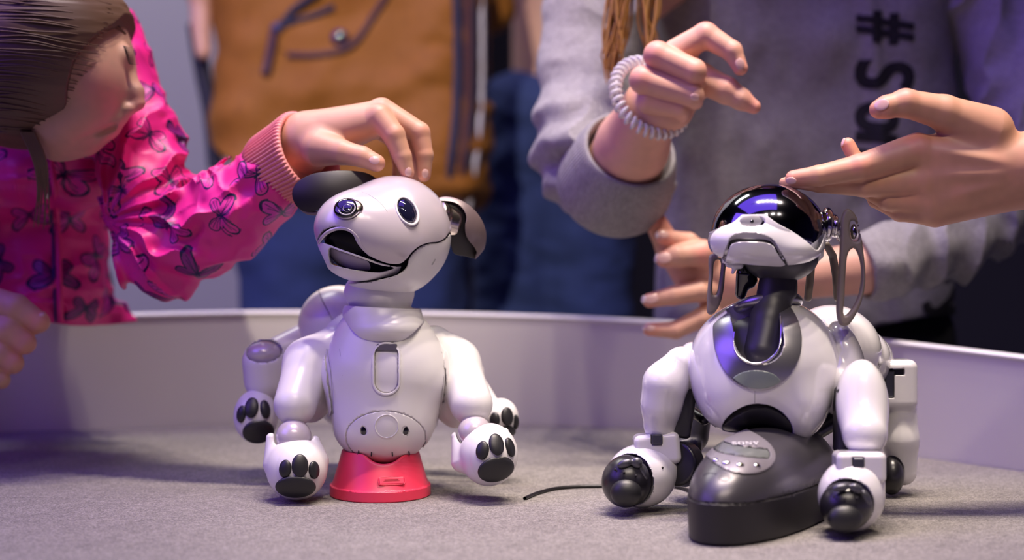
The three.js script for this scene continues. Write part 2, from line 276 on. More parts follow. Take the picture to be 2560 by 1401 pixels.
const perNoise = (x, y, f, s) => { // noise that wraps at 1
  const X = x * f, Y = y * f, i = Math.floor(X), j = Math.floor(Y); let a = X - i, b = Y - j; a = a * a * (3 - 2 * a); b = b * b * (3 - 2 * b);
  const h = (p, q) => hash3(((p % f) + f) % f, ((q % f) + f) % f, s); return lerp(lerp(h(i, j), h(i + 1, j), a), lerp(h(i, j + 1), h(i + 1, j + 1), a), b) * 2 - 1;
};
// ---------------------------------------------------------------- the hall
const boxGeo = (x0, x1, y0, y1, z0, z1) => { const g = new THREE.BoxGeometry(x1 - x0, y1 - y0, z1 - z0); g.translate((x0 + x1) / 2, (y0 + y1) / 2, (z0 + z1) / 2); return g; };
const wallMat = std({ color: lin(0.42, 0.41, 0.40), roughness: 0.9 }), darkWall = std({ color: lin(0.06, 0.055, 0.06), roughness: 0.9 });
structure('floor', boxGeo(-5, 5, -0.1, 0, -7.1, 3.1), std({ color: lin(0.36, 0.36, 0.34), roughness: 0.55 }), 'pale grey hall floor behind the display table', 'floor');
structure('wall_back', boxGeo(-5, 5, 0, 4.2, -7.1, -7), darkWall, 'dark far wall of the hall', 'wall');
structure('wall_left', boxGeo(-5.1, -5, 0, 4.2, -7.1, 3.1), darkWall, 'dark left wall of the hall', 'wall');
structure('wall_right', boxGeo(5, 5.1, 0, 4.2, -7.1, 3.1), darkWall, 'dark right wall of the hall', 'wall');
structure('wall_front', boxGeo(-5, 5, 0, 4.2, 3, 3.1), darkWall, 'dark wall behind the viewer', 'wall');
structure('ceiling', boxGeo(-5, 5, 4.2, 4.3, -7.1, 3.1), darkWall, 'dark hall ceiling', 'ceiling');
// ---------------------------------------------------------------- the display table
const basePx = [[-420, 1118], [-200, 1095], [0, 1081], [150, 1076], [330, 1070], [600, 1062], [1000, 1059], [1300, 1061], [1540, 1069], [1800, 1085], [2060, 1110], [2300, 1144], [2560, 1180], [2800, 1222], [3000, 1268]];
const rimPx = [[-420, 812], [-200, 800], [0, 793], [150, 789], [330, 785], [600, 779], [1000, 780], [1300, 787], [1540, 797], [1800, 812], [2060, 834], [2300, 861], [2560, 892], [2800, 926], [3000, 958]];
const wallBase = [], wallTop = [];
basePx.forEach(([x, y], i) => {
  const p = onFloor(x, y); wallBase.push(p);
  const Z = -(p.z), d = FWD.clone().addScaledVector(new THREE.Vector3(1, 0, 0), (rimPx[i][0] - CX) / F).addScaledVector(UPV, (CY - rimPx[i][1]) / F), t = -Z / d.z; // height of the rim where the wall stands
  wallTop.push(new THREE.Vector3(p.x, EYEP.y + d.y * t, p.z));
});
{ // the near half of the enclosure goes round under the lens, out of the picture
  const l = wallBase[0], r = wallBase[wallBase.length - 1], h0 = wallTop[0].y, h1 = wallTop[wallTop.length - 1].y;
  for (const [x, z] of [[r.x + 0.06, r.z + 0.22], [r.x + 0.03, -0.95], [0.55, -0.66], [0, -0.52], [-0.55, -0.66], [l.x - 0.06, -0.95], [l.x - 0.09, l.z + 0.3]]) { wallBase.push(new THREE.Vector3(x, MATY, z)); wallTop.push(new THREE.Vector3(x, x > 0 ? h1 : h0, z)); }
}
const NB = 220, bC = new THREE.CatmullRomCurve3(wallBase, true, 'centripetal').getPoints(NB), tC = new THREE.CatmullRomCurve3(wallTop, true, 'centripetal').getPoints(NB);
const table = thing('display_table', 'round display table with grey felt top and low white curved wall', 'table', [0, 0, -1.3]);
function ringWall(profile, uvs) { // profile(i) -> list of points across the wall at station i
  const pos = [], uv = [], idx = []; let n = 0, along = 0;
  for (let i = 0; i <= NB; i++) { const a = bC[(i + NB - 1) % NB], b = bC[(i + 1) % NB], o = new THREE.Vector3(-(b.z - a.z), 0, b.x - a.x).normalize(); if (i) along += bC[i % NB].distanceTo(bC[i - 1]); const pr = profile(bC[i % NB], tC[i % NB], o); n = pr.length; let v = 0; pr.forEach((p, j) => { if (j) v += p.distanceTo(pr[j - 1]); pos.push(p.x, p.y, p.z); uv.push(along, v); }); }
  for (let i = 0; i < NB; i++) for (let j = 0; j + 1 < n; j++) { const a = i * n + j; idx.push(a, a + 1, a + n, a + 1, a + n + 1, a + n); }
  const g = new THREE.BufferGeometry(); g.setAttribute('position', new THREE.Float32BufferAttribute(pos, 3)); g.setAttribute('uv', new THREE.Float32BufferAttribute(uv, 2)); g.setIndex(idx); g.computeVertexNormals(); return g;
}
const ctrT = new THREE.Vector3(0.05, 0, -1.35);
const outw = (b, o) => { const v = o.clone(); if (v.dot(new THREE.Vector3(b.x - ctrT.x, 0, b.z - ctrT.z)) < 0) v.negate(); return v; };
const whiteWall = phy({ color: lin(0.60, 0.58, 0.56), roughness: 0.42, clearcoat: 0.25, clearcoatRoughness: 0.35 });
const wallGeo = ringWall((b, t, o) => { const v = outw(b, o), q = (h, k) => new THREE.Vector3(b.x, h, b.z).addScaledVector(v, k); return [q(0.02, 0), q(MATY - 0.02, 0), q(t.y - 0.004, 0), q(t.y - 0.004, 0.012), q(0.02, 0.012), q(0.02, 0)]; });
{ wallGeo.computeVertexNormals(); }
part(table, 'wall', wallGeo.toNonIndexed(), whiteWall, 'low white curved wall around the table'); { const g = table.children[0].geometry; g.computeVertexNormals(); }
const capGeo = ringWall((b, t, o) => { const v = outw(b, o), pts = []; for (let k = 0; k <= 12; k++) { const a = k / 12 * 2 * Math.PI; pts.push(new THREE.Vector3(b.x, t.y - 0.0022 + Math.cos(a) * 0.0030, b.z).addScaledVector(v, 0.006 + Math.sin(a) * 0.0085)); } return pts; });
part(table, 'rim', capGeo, phy({ color: lin(0.80, 0.79, 0.77), roughness: 0.35, clearcoat: 0.4 }), 'white rounded rim of the wall');
// two pieces of felt that meet in a fine seam
const feltTex = noiseTexture(1024, (x, y) => {
  let v = 0; v += 0.10 * perNoise(x, y, 12, 1) + 0.16 * perNoise(x, y, 60, 2) + 0.5 * perNoise(x, y, 220, 3) + 0.9 * perNoise(x, y, 480, 4);
  const l = 128 + 34 * v; return [clamp(l * 1.0, 20, 235), clamp(l * 0.985, 20, 235), clamp(l * 0.97, 20, 235)];
}, true);
const feltBump = noiseTexture(1024, (x, y) => { const v = 0.5 * perNoise(x, y, 90, 12) + 0.7 * perNoise(x, y, 240, 13) + 0.6 * perNoise(x, y, 500, 14) + 0.4 * perNoise(x, y, 22, 15), l = clamp(128 + 60 * v, 0, 255); return [l, l, l]; });
feltTex.repeat.set(3.2, 3.2); feltBump.repeat.set(3.2, 3.2);
const felt = phy({ map: feltTex, color: lin(0.92, 0.88, 0.86), roughness: 1, bumpMap: feltBump, bumpScale: 0.0016, sheen: 0.25, sheenRoughness: 0.7, sheenColor: lin(0.5, 0.5, 0.5) });
const SEAM = onFloor(1100, 1245).z;
function feltPiece(z0, z1) {
  const inner = bC.slice(0, NB).map((p, i) => { const a = bC[(i + NB - 1) % NB], b = bC[(i + 1) % NB]; return new THREE.Vector3(p.x, 0, p.z).addScaledVector(outw(p, new THREE.Vector3(-(b.z - a.z), 0, b.x - a.x).normalize()), -0.0015); });
  let pts = inner.map((p) => [p.x, p.z]);
  const clip = (list, zc, keepBelow) => { const o = []; for (let i = 0; i < list.length; i++) { const a = list[i], b = list[(i + 1) % list.length], ia = keepBelow ? a[1] <= zc : a[1] >= zc, ib = keepBelow ? b[1] <= zc : b[1] >= zc; if (ia) o.push(a); if (ia !== ib) { const t = (zc - a[1]) / (b[1] - a[1]); o.push([a[0] + (b[0] - a[0]) * t, zc]); } } return o; };
  pts = clip(pts, z1, true); pts = clip(pts, z0, false);
  const sh = new THREE.Shape(pts.map(([x, z]) => new THREE.Vector2(x, -z))), g = new THREE.ExtrudeGeometry(sh, { depth: 0.005, bevelEnabled: true, bevelThickness: 0.001, bevelSize: 0.0006, bevelOffset: -0.0006, bevelSegments: 2 });
  g.rotateX(-Math.PI / 2); g.translate(0, MATY - 0.006, 0); return g; // uv stays in metres
}
part(table, 'felt', feltPiece(-9, SEAM - 0.0004), felt, 'grey felt, far piece');
part(table, 'felt', feltPiece(SEAM + 0.0004, 9), felt, 'grey felt, near piece');
{ const sh = new THREE.Shape(bC.slice(0, NB).map((p) => new THREE.Vector2(p.x, -p.z))), g = new THREE.ExtrudeGeometry(sh, { depth: 0.03, bevelEnabled: false }); g.rotateX(-Math.PI / 2); g.translate(0, MATY - 0.037, 0); part(table, 'deck', g, std({ color: lin(0.08, 0.07, 0.08), roughness: 0.9 })); }
// ---------------------------------------------------------------- lamps and screens above the table, out of the picture
{
  const can = std({ color: lin(0.02, 0.02, 0.02), roughness: 0.6 }), glowWarm = std({ color: lin(0, 0, 0), emissive: WARM, emissiveIntensity: 22 }), glowBlue = std({ color: lin(0, 0, 0), emissive: new THREE.Color().setRGB(0.09, 0.035, 1.0), emissiveIntensity: 1.5 }), glowHall = std({ color: lin(0, 0, 0), emissive: HALL, emissiveIntensity: 3 });
  const lamp = (p, k, label, group) => {
    const at = new THREE.Vector3(...p.at), d = new THREE.Vector3(...p.to).sub(at).normalize(), t = thing('spotlight', label, 'spotlight', at, group), qt = new THREE.Quaternion().setFromUnitVectors(new THREE.Vector3(0, -1, 0), d), put = (g) => { g.applyQuaternion(qt); g.translate(at.x, at.y, at.z); return g; };
    const body = new THREE.CylinderGeometry(0.035, 0.05, 0.14, 24, 1, true); body.translate(0, 0.09, 0); part(t, 'can', put(body), can);
    const lid = new THREE.CylinderGeometry(0.035, 0.035, 0.01, 24); lid.translate(0, 0.16, 0); part(t, 'back_cap', put(lid), can);
    const lens = new THREE.CylinderGeometry(0.036, 0.036, 0.006, 24); lens.translate(0, 0.03, 0); part(t, 'lamp_lens', put(lens), glowWarm);
    const yoke = new THREE.TorusGeometry(0.055, 0.004, 8, 24, Math.PI); yoke.translate(0, 0.10, 0); part(t, 'yoke', put(yoke), can);
    const stem = new THREE.CylinderGeometry(0.006, 0.006, 0.24, 10); stem.translate(at.x - d.x * 0.12, at.y + 0.265, at.z - d.z * 0.12); part(t, 'stem', stem, can);
  };
  OVERHEAD.forEach((p) => lamp(p, 1, 'black spotlight in the row above the table', 'spotlights over the table')); FRONT.forEach((p) => lamp(p, 1, 'black spotlight in the row in front of the table', 'spotlights in front of the table'));
  const bar = (name, label, a, b, y) => { const t = thing(name, label, 'truss', [(a[0] + b[0]) / 2, y, (a[1] + b[1]) / 2]); const pa = new THREE.Vector3(a[0], y, a[1]), pb = new THREE.Vector3(b[0], y, b[1]); part(t, 'tube', tube([pa, pa.clone().lerp(pb, 0.5), pb], 0.022, 12, 12), can); for (const s of [0.1, 0.9]) { const q = pa.clone().lerp(pb, s); part(t, 'hanger', boxGeo(q.x - 0.008, q.x + 0.008, y, 3.93, q.z - 0.008, q.z + 0.008), can); } };
  bar('truss', 'black tube carrying the spotlights over the table', [-0.9, -1.52], [1.4, -1.40], MATY + 2.72); bar('truss', 'black tube carrying the spotlights in front of the table', [-0.9, 0.02], [1.5, 0.02], MATY + 2.41);
  const faced = (g, s) => { const o = new THREE.Object3D(); o.position.set(...s.at); o.lookAt(...s.to); o.updateMatrix(); g.applyMatrix4(o.matrix); return g; };
  SCREENS.forEach((s, i) => {
    const t = thing('led_screen', i ? 'wide blue light canopy under the ceiling above the table' : 'large blue screen on the left side of the table', 'screen', s.at);
    const g = new THREE.BoxGeometry(s.w, s.h, 0.02); g.translate(0, 0, -0.03); part(t, 'screen_glow', faced(g, s), glowBlue); const b = new THREE.BoxGeometry(s.w + 0.06, s.h + 0.06, 0.06); b.translate(0, 0, -0.075); part(t, 'housing', faced(b, s), can);
    const h = new THREE.Vector3(...s.at); part(t, 'hanger', boxGeo(h.x - 0.01, h.x + 0.01, h.y, 4.2, h.z - 0.01, h.z + 0.01), can);
  });
  const t = thing('ceiling_lamp', 'white panel lamp in front of the pale partition', 'lamp', HALL_LAMP.at), g = new THREE.BoxGeometry(HALL_LAMP.w, HALL_LAMP.h, 0.02); g.translate(0, 0, -0.03); part(t, 'lamp_panel', faced(g, HALL_LAMP), glowHall); part(t, 'hanger', boxGeo(-1.01, -0.99, 3.3, 4.2, -3.11, -3.09), can);
}
// ---------------------------------------------------------------- pearl robot dog (on the red stand)
const A = frame(1.63), a_ = prims(A);
const M = {
  white: phy({ color: lin(0.76, 0.74, 0.735), roughness: 0.36, clearcoat: 0.35, clearcoatRoughness: 0.25 }),
  pearl: phy({ color: lin(0.57, 0.51, 0.55), roughness: 0.28, metalness: 0.15, clearcoat: 0.7, clearcoatRoughness: 0.15 }),
  seamGrey: std({ color: lin(0.13, 0.12, 0.14), roughness: 0.5 }),
  grey: phy({ color: lin(0.36, 0.35, 0.37), roughness: 0.4 }),
  lilac: phy({ color: lin(0.36, 0.32, 0.40), roughness: 0.4 }),
  rubber: phy({ color: lin(0.012, 0.012, 0.014), roughness: 0.42, clearcoat: 0.1, clearcoatRoughness: 0.5 }),
  black: phy({ color: lin(0.006, 0.006, 0.008), roughness: 0.12, clearcoat: 1, clearcoatRoughness: 0.05 }),
  mouth: phy({ color: lin(0.004, 0.003, 0.005), roughness: 0.22, specularIntensity: 0.35 }),
  matt: std({ color: lin(0.012, 0.01, 0.012), roughness: 0.7 }),
  earDark: phy({ color: lin(0.010, 0.007, 0.008), roughness: 0.5, clearcoat: 0.05, clearcoatRoughness: 0.3 }),
  earBrown: phy({ color: lin(0.16, 0.115, 0.115), roughness: 0.4, metalness: 0.2, clearcoat: 0.4, clearcoatRoughness: 0.3 }),
  chrome: std({ color: lin(0.75, 0.73, 0.72), roughness: 0.12, metalness: 1 }),
  gold: std({ color: lin(0.72, 0.64, 0.56), roughness: 0.22, metalness: 1 }),
  lens: phy({ color: lin(0.01, 0.01, 0.03), roughness: 0.05, clearcoat: 1, clearcoatRoughness: 0.02 }),
};
const dogA = thing('robot_dog', 'pearly white robot dog with dark floppy ears and open mouth on a red stand', 'robot dog', onFloor(960, 1215));
{
  const { ell, sph, cap, box, tor, cyl, poly, rr, oval, half, hit, basis } = a_, dog = dogA, C = 4.6;
  // ---- body
  const torso = smin(45, ell([966, 935, 0], [157, 142, 125]), ell([958, 1052, 12], [127, 104, 110]), ell([957, 838, -8], [108, 92, 95]));
  const slot = rr(966, 922, 33, 64, 32, 120), carve = withBB((x, y, z) => Math.max(slot(x, y), -(torso(x, y, z) + 7)), [-1e9, -1e9, -1e9, 1e9, 1e9, 1e9]);
  const panelLine = poly([[800, 800], [818, 874], [829, 948], [832, 1031], [831, 1100], [848, 1160], [1055, 1160], [1082, 1085], [1099, 1031], [1110, 960], [1107, 880], [1082, 800]], 90);
  const bellyLine = oval(962, 1097, 98, 68, 115);
  const front = half([0, 0, -1], [960, 900, 5]);
  const body = part(dog, 'torso', net(A, cut(torso, carve), C), M.white, 'white rounded torso');
  part(dog, 'chest_panel', net(A, cut(both(grow(torso, 3), panelLine, front), carve, grow(bellyLine, 1.6)), C), M.white);
  const bead = withBB((x, y, z) => Math.max(Math.abs(slot(x, y)) - 2.6, Math.abs(torso(x, y, z) - 4.5) - 2.2), slot.bb.slice(0, 2).concat([60], slot.bb.slice(3, 5), [160]));
  sub(part(dog, 'chest_slot', net(A, withBB((x, y, z) => Math.max(slot(x, y) + 5, Math.abs(torso(x, y, z) + 5) - 3), [920, 850, 60, 1010, 1000, 160]), 2.5), M.white), 'slot_rim', net(A, bead, 1.6), M.white);
  part(dog, 'slot_window', net(A, box([967, 869, hit(torso, 967, 869).w - 2], [26, 9, 8], 4), 1.6), M.seamGrey, 'dark window at the top of the chest slot');
  const belly = part(dog, 'belly_plate', net(A, cut(both(grow(torso, 3), bellyLine, front), oval(910, 1077, 8.5, 11, 110), oval(1013, 1077, 8.5, 11, 110)), 3), M.white);
  for (const x of [910, 1013]) sub(belly, 'sensor_hole', net(A, ell([x, 1077, hit(torso, x, 1077).w - 1], [8, 11, 4]), 1.5), M.black);
  sub(belly, 'button', net(A, withBB((x, y, z) => Math.max(Math.abs(oval(967, 1066, 29, 29, 115)(x, y)) - 1.5, Math.abs(torso(x, y, z) - 3) - 1.6), [930, 1030, 60, 1000, 1100, 150]), 1.5), M.white);
  for (const [x, y, t] of [[897, 1128, 14], [929, 1132, 6], [981, 1132, -4], [1022, 1129, -14]]) { const h = hit(torso, x, y); sub(belly, 'vent_slot', net(A, box([x, y, h.w + 2], [1.4, 10, 5], 1, [0, 0, t]), 1.1), M.matt); }
  const seam = (pts, f, lift = 0.3, r = 1) => part(dog, 'panel_seam', tube(pts.map(([x, y]) => toWorld(A, [x, y, hit(f, x, y).w + lift])), r * A.s, 40, 6), M.grey);
  const tp = grow(torso, 3); seam([[812, 850], [820, 890], [829, 948], [832, 1031], [833, 1085]], tp); seam([[1104, 880], [1109, 950], [1098, 1031], [1086, 1075]], tp); seam([[838, 838], [850, 880], [856, 940]], tp, -0.4, 0.7);
  // shoulder bands either side of the chest
  const bandL = poly([[765, 855], [792, 840], [812, 900], [822, 960], [826, 1040], [806, 1045], [790, 960], [775, 900]], 40), bandR = poly([[1110, 880], [1128, 870], [1140, 960], [1120, 1040], [1104, 1040], [1116, 960]], 40);
  part(dog, 'shoulder_band', net(A, both(grow(torso, 6), bandL, half([0, 0, -1], [960, 900, -40])), C), M.white);
  part(dog, 'shoulder_band', net(A, both(grow(torso, 6), bandR, half([0, 0, -1], [960, 900, -40])), C), M.white);
  // rump and back, behind
  const rump = part(dog, 'rump', net(A, smin(40, ell([846, 812, -330], [100, 98, 120]), ell([900, 960, -330], [130, 120, 140])), 6.5), M.white);
  part(dog, 'back', net(A, smin(40, ell([900, 860, -180], [95, 85, 160]), cap([900, 900, -200], 90, [880, 900, -330], 90)), 5), M.white);
  sub(rump, 'rump_seam', net(A, withBB((x, y, z) => Math.max(Math.abs(ell([846, 812, -330], [101, 99, 121])(x, y, z)) - 0.8, Math.abs(x - 0.6 * y - 330) - 1.6), [745, 700, -300, 870, 900, -200]), 2), M.grey);
  // ---- collar and neck
  const colShape = smin(20, ell([955, 785, 2], [99, 60, 104]), ell([966, 822, 20], [100, 52, 112])), under = (x, y, z) => y - (862 - Math.pow((x - 966) / 112, 2) * 78) ;
  const collar = withBB((x, y, z) => Math.max(colShape(x, y, z), under(x, y, z), 768 - y - 0.12 * (x - 955) * -0.4, -Math.max(ell([953, 765, 0], [86, 34, 88])(x, y, z), -1e9)), [840, 730, -130, 1080, 870, 150]);
  part(dog, 'collar', net(A, collar, C), M.white, 'white collar bib');
  part(dog, 'neck', net(A, smin(20, ell([948, 730, 0], [88, 58, 92]), cyl([950, 720, -5], [955, 800, -5], 72, 6)), C), M.white);
  // ---- head
  const skull = ell([984, 588, 0], [146, 148, 150]), muzzle = ell([886, 572, 98], [101, 93, 98], [0, 0, 8]), cheek = ell([945, 610, 80], [95, 70, 90], [0, 0, 12]);
  const headAll = smin(60, skull, muzzle, cheek);
  const upLine = poly([[700, 618], [770, 614], [797, 607], [805, 594], [820, 579], [848, 570], [874, 574], [893, 590], [904, 612], [926, 637], [956, 653], [985, 661], [1007, 659], [1021, 648], [1034, 632], [1052, 617], [1075, 608], [1097, 605], [1113, 595], [1124, 578], [1150, 560], [1240, 470], [1240, 380], [700, 380]], 60);
  const eyeR = hit(headAll, 1018, 528), eyeL = hit(headAll, 878, 469), nose = hit(headAll, 868, 521);
  const eyeHole = ell(eyeR.p, [27, 38, 15], null, basis(eyeR.n, -12)), noseHole = ell(nose.p, [33, 30, 12], null, basis(nose.n, 0)), eyeHoleL = ell(eyeL.p, [22, 24, 8], null, basis(eyeL.n, 0));
  const upper = part(dog, 'head_shell', net(A, cut(both(headAll, upLine), eyeHole, noseHole, eyeHoleL), 3.3), M.pearl, 'pearly lilac upper head shell');
  const mouthZone = poly([[790, 612], [805, 590], [848, 564], [900, 585], [920, 625], [1010, 655], [1030, 668], [960, 705], [850, 708], [810, 680]], 80);
  part(dog, 'mouth', net(A, both(grow(headAll, -17), grow(mouthZone, 6), half([0, 0, -1], [900, 600, -20])), 5), M.mouth, 'glossy black inside of the mouth');
  // raised lip over the mouth arch
  const archPts = [[797, 607, 0], [806, 594, 0], [821, 580, 0], [848, 571, 0], [873, 575, 0], [892, 591, 0], [903, 612, 0], [926, 637, 0]].map(([x, y]) => { const h = hit(headAll, x, y); return toWorld(A, [x, y, h.w - 4]); });
  sub(upper, 'upper_lip', tube(archPts, 5 * A.s, 60, 8), M.pearl);
  // eyes
  const eye = part(dog, 'eye', net(A, ell([1015, 528, eyeR.w - 9], [25, 36, 15], null, basis(eyeR.n, -12)), 1.8), M.lens, 'glassy dark eye display');
  const ringGeo = (h, rx, ry, deg, r, p) => { const b = basis(h.n, deg), pts = [], k = A.k(p[2]), q = A.pt(p); for (let i = 0; i < 40; i++) { const t = i / 40 * 2 * Math.PI, c = Math.cos(t) * rx, s = Math.sin(t) * ry, o = [0, 0, 0]; A.out(q[0] + b[0] * c + b[3] * s, q[1] + b[1] * c + b[4] * s, q[2] + b[2] * c + b[5] * s, o); pts.push(new THREE.Vector3(...o)); } return tube(pts, r * A.s, 80, 8, true); };
  sub(eye, 'eye_ring', ringGeo(eyeR, 27, 38, -12, 3.4, [1018, 528, eyeR.w - 1]), M.white);
  const eye2 = part(dog, 'eye', net(A, ell([878, 469, eyeL.w - 5], [19, 22, 8], null, basis(eyeL.n, 0)), 1.8), M.lens, 'glassy dark eye display'); sub(eye2, 'eye_ring', ringGeo(eyeL, 21, 24, 0, 2.4, [878, 469, eyeL.w]), M.pearl);
  // camera nose
  const bn = basis(nose.n, 0), nz = part(dog, 'nose', net(A, ell([876, 521, nose.w - 5], [33, 26, 13], null, bn), 1.6), M.gold, 'metal nose ring round a camera lens');
  sub(nz, 'nose_shroud', net(A, ell([865, 521, nose.w + 1], [31, 29, 12], null, bn), 1.5), M.black);
  sub(nz, 'camera_lens', net(A, ell([867, 521, nose.w + 10], [16, 16, 6], null, bn), 1.2), M.lens); sub(nz, 'lens_ring', ringGeo(nose, 20, 19, 0, 2, [867, 521, nose.w + 10]), M.grey); sub(nz, 'lens_ring', ringGeo(nose, 10, 10, 0, 1.3, [868, 521, nose.w + 15]), M.seamGrey);
  sub(nz, 'nose_rim', ringGeo(nose, 32, 29, 0, 1.8, [868, 521, nose.w - 1]), M.pearl);
  // jaw
  const jawAll = smin(40, ell([893, 615, 92], [100, 88, 96], [0, 0, 14]), ell([955, 628, 60], [85, 66, 90], [0, 0, 10]));
  const jawLine = poly([[793, 607], [826, 613], [850, 622], [905, 641], [960, 660], [1000, 667], [1022, 656], [1018, 670], [1000, 682], [960, 694], [920, 701], [878, 704], [838, 700], [822, 688], [817, 665], [807, 640]], 120), jawIn = poly([[828, 621], [850, 627], [905, 646], [955, 664], [985, 670], [950, 681], [900, 677], [850, 667], [830, 659]], 120);
  const jawSurf = withBB((x, y, z) => Math.max(jawAll(x, y, z), -jawAll(x, y, z) - 34), jawAll.bb);
  part(dog, 'jaw', net(A, cut(both(jawSurf, jawLine, half([0, 0, -1], [900, 600, 0])), withBB((x, y, z) => Math.max(jawIn(x, y), -(jawAll(x, y, z) + 26)), [-1e9, -1e9, -1e9, 1e9, 1e9, 1e9])), 3), M.white, 'white lower jaw');
  part(dog, 'tongue_plate', net(A, withBB((x, y, z) => Math.max(jawIn(x, y) + 0.5, Math.abs(jawAll(x, y, z) + 27) - 4), [800, 600, 20, 1020, 700, 220]), 3), M.lilac, 'lilac grey inside of the jaw');
  // lower head
  const lowLine = poly([[1160, 540], [1127, 580], [1115, 598], [1098, 608], [1076, 611], [1054, 620], [1037, 635], [1027, 650], [1022, 668], [1002, 686], [962, 698], [930, 705], [880, 709], [845, 712], [800, 716], [840, 800], [1200, 800], [1240, 600]], 30);
  const lower = part(dog, 'head_shell', net(A, both(smin(40, grow(skull, -2), ell([955, 672, 40], [105, 62, 95])), lowLine), 3.4), M.white, 'white lower head shell');
  sub(lower, 'cheek_mark', net(A, box([1084, 655, hit(grow(skull, -2), 1084, 655).w], [2, 9, 3], 1.5, [0, 0, 30]), 1.2), M.grey);
  part(dog, 'throat', net(A, both(grow(smin(40, skull, muzzle), -24), half([0, -1, 0], [900, 600, 0]), half([0, 0, 1], [900, 600, 80])), 4), M.matt);
  part(dog, 'muzzle_line', tube([[905, 480], [930, 492], [955, 512], [968, 530]].map(([x, y]) => toWorld(A, [x, y, hit(headAll, x, y).w - 0.4])), 0.9 * A.s, 24, 6), M.grey);
  // ---- ears
  const leaf = (outline, c, r, wBack, th) => withBB((x, y, z) => { const d = ell(c, r)(x, y, z); return Math.max(poly(outline, c[2])(x, y), Math.abs(d) - th); }, [0, 0, 0, 1, 1, 1]);
  { // far ear, laid out level behind the head, its dark inside to the viewer
    const out = poly([[741, 485], [752, 462], [785, 443], [830, 434], [885, 432], [930, 440], [960, 470], [930, 500], [880, 520], [830, 520], [790, 534], [765, 530], [747, 512]], -60), bowl = ell([840, 500, -205], [190, 150, 250]);
    const ear = part(dog, 'ear', net(A, withBB((x, y, z) => Math.max(out(x, y), Math.abs(bowl(x, y, z)) - 5), [735, 425, -80, 965, 540, 80]), 2.6), M.earDark, 'dark brown ear spread out level');
    sub(ear, 'ear_edge', tube([[741, 485], [747, 512], [765, 530], [790, 534], [830, 521]].map(([x, y]) => toWorld(A, [x, y, hit(bowl, x, y).w])), 5 * A.s, 30, 8), M.earBrown);
  }
  { // near ear: curled flap
    part(dog, 'ear_joint', net(A, smin(8, cyl([1096, 548, -20], [1140, 560, -40], 44, 10), cyl([1085, 545, -10], [1100, 550, -20], 48, 6)), 2.4), M.gold, 'pearly metal ear joint');
    const inn = poly([[1098, 505], [1130, 503], [1158, 522], [1168, 555], [1172, 590], [1190, 618], [1192, 645], [1160, 640], [1135, 634], [1126, 600], [1128, 560], [1120, 528]], -20), dish = ell([1120, 560, -190], [150, 150, 180]);
    const ear = part(dog, 'ear', net(A, withBB((x, y, z) => Math.max(inn(x, y), Math.abs(dish(x, y, z)) - 4), [1090, 495, -60, 1200, 655, 30]), 2.2), M.earDark, 'dark inside of the curled ear');
    const outer = poly([[1094, 496], [1108, 491], [1132, 493], [1158, 503], [1182, 521], [1203, 548], [1214, 582], [1211, 618], [1200, 644], [1188, 654], [1187, 640], [1191, 630], [1184, 616], [1172, 602], [1164, 585], [1163, 562], [1166, 545], [1158, 524], [1140, 509], [1118, 503], [1098, 502]], 10, true), hood = ell([1110, 575, -60], [110, 95, 80]);
    sub(ear, 'ear_flap', net(A, withBB((x, y, z) => Math.max(outer(x, y), Math.abs(hood(x, y, z)) - 5), [1085, 485, -110, 1225, 660, 60]), 2), M.earBrown, 'brownish pearl outer flap');
  }
  // ---- legs
  const foot = (name, c, r, tilt, pads, big, lugs, ball, arm, armMat) => {
    const leg = part(dog, 'leg', net(A, arm, C), M.white, name);
    if (ball) sub(leg, 'wrist_ball', net(A, ell(ball[0], ball[1]), C), M.pearl);
    const shell = ell(c, r, [0, 0, tilt]), face = ell([c[0], c[1] + 2, c[2] + r[2] * 0.28], [r[0] * 0.80, r[1] * 0.86, r[2] * 0.83], [0, 0, tilt]);
    const cups = lugs.map((l) => cap(l[0], l[2], l[1], l[3])), ballCut = ball ? grow(ell(ball[0], ball[1]), 3) : null;
    let paw = smin(14, shell, ...cups); if (ballCut) paw = scut(5, paw, smin(6, ballCut, cap(ball[0], ball[1][0] + 2, [ball[0][0], ball[0][1] - 60, ball[0][2]], ball[1][0] + 2)));
    const pawM = sub(leg, 'paw', net(A, both(paw, aboveMat(A)), 4), M.white), faceAll = uni(shell, face);
    sub(leg, 'paw_face', net(A, both(face, half([0, 0, -1], [c[0], c[1], c[2] + r[2] * 0.35])), 3.5), M.white);
    for (const [x, y, rx, ry, t] of pads) { const h = hit(faceAll, x, y); sub(leg, 'toe_pad', net(A, ell([x, y, h.w], [rx, ry, 9], null, basis(h.n, t)), 2.6), M.rubber); }
    const h = hit(faceAll, big[0], big[1]); sub(leg, 'foot_pad', net(A, both(ell([big[0], big[1], h.w - 2], [big[2], big[3], 13], null, basis(h.n, big[4])), neg(ell([big[0], big[1] - big[3] * 2.35, h.w], [big[2] * 1.6, big[3] * 1.55, 60]))), 2.6), M.rubber);
  };
  foot('near left foreleg', [742, 1172, 105], [77, 79, 70], 0, [[713, 1173, 17, 23, 6], [750, 1165, 21, 29, 0], [785, 1176, 17, 23, -8]], [739, 1218, 51, 33, 0], [[[684, 1160, 95], [678, 1096, 88], 26, 13], [[796, 1150, 95], [788, 1102, 88], 24, 12]], [[734, 1094, 82], [45, 45, 46]],
    smin(30, cap([770, 910, -45], 58, [738, 1012, 50], 54), cap([838, 866, -80], 52, [772, 908, -45], 58), ell([786, 958, -55], [62, 100, 66], [0, 0, 8])));
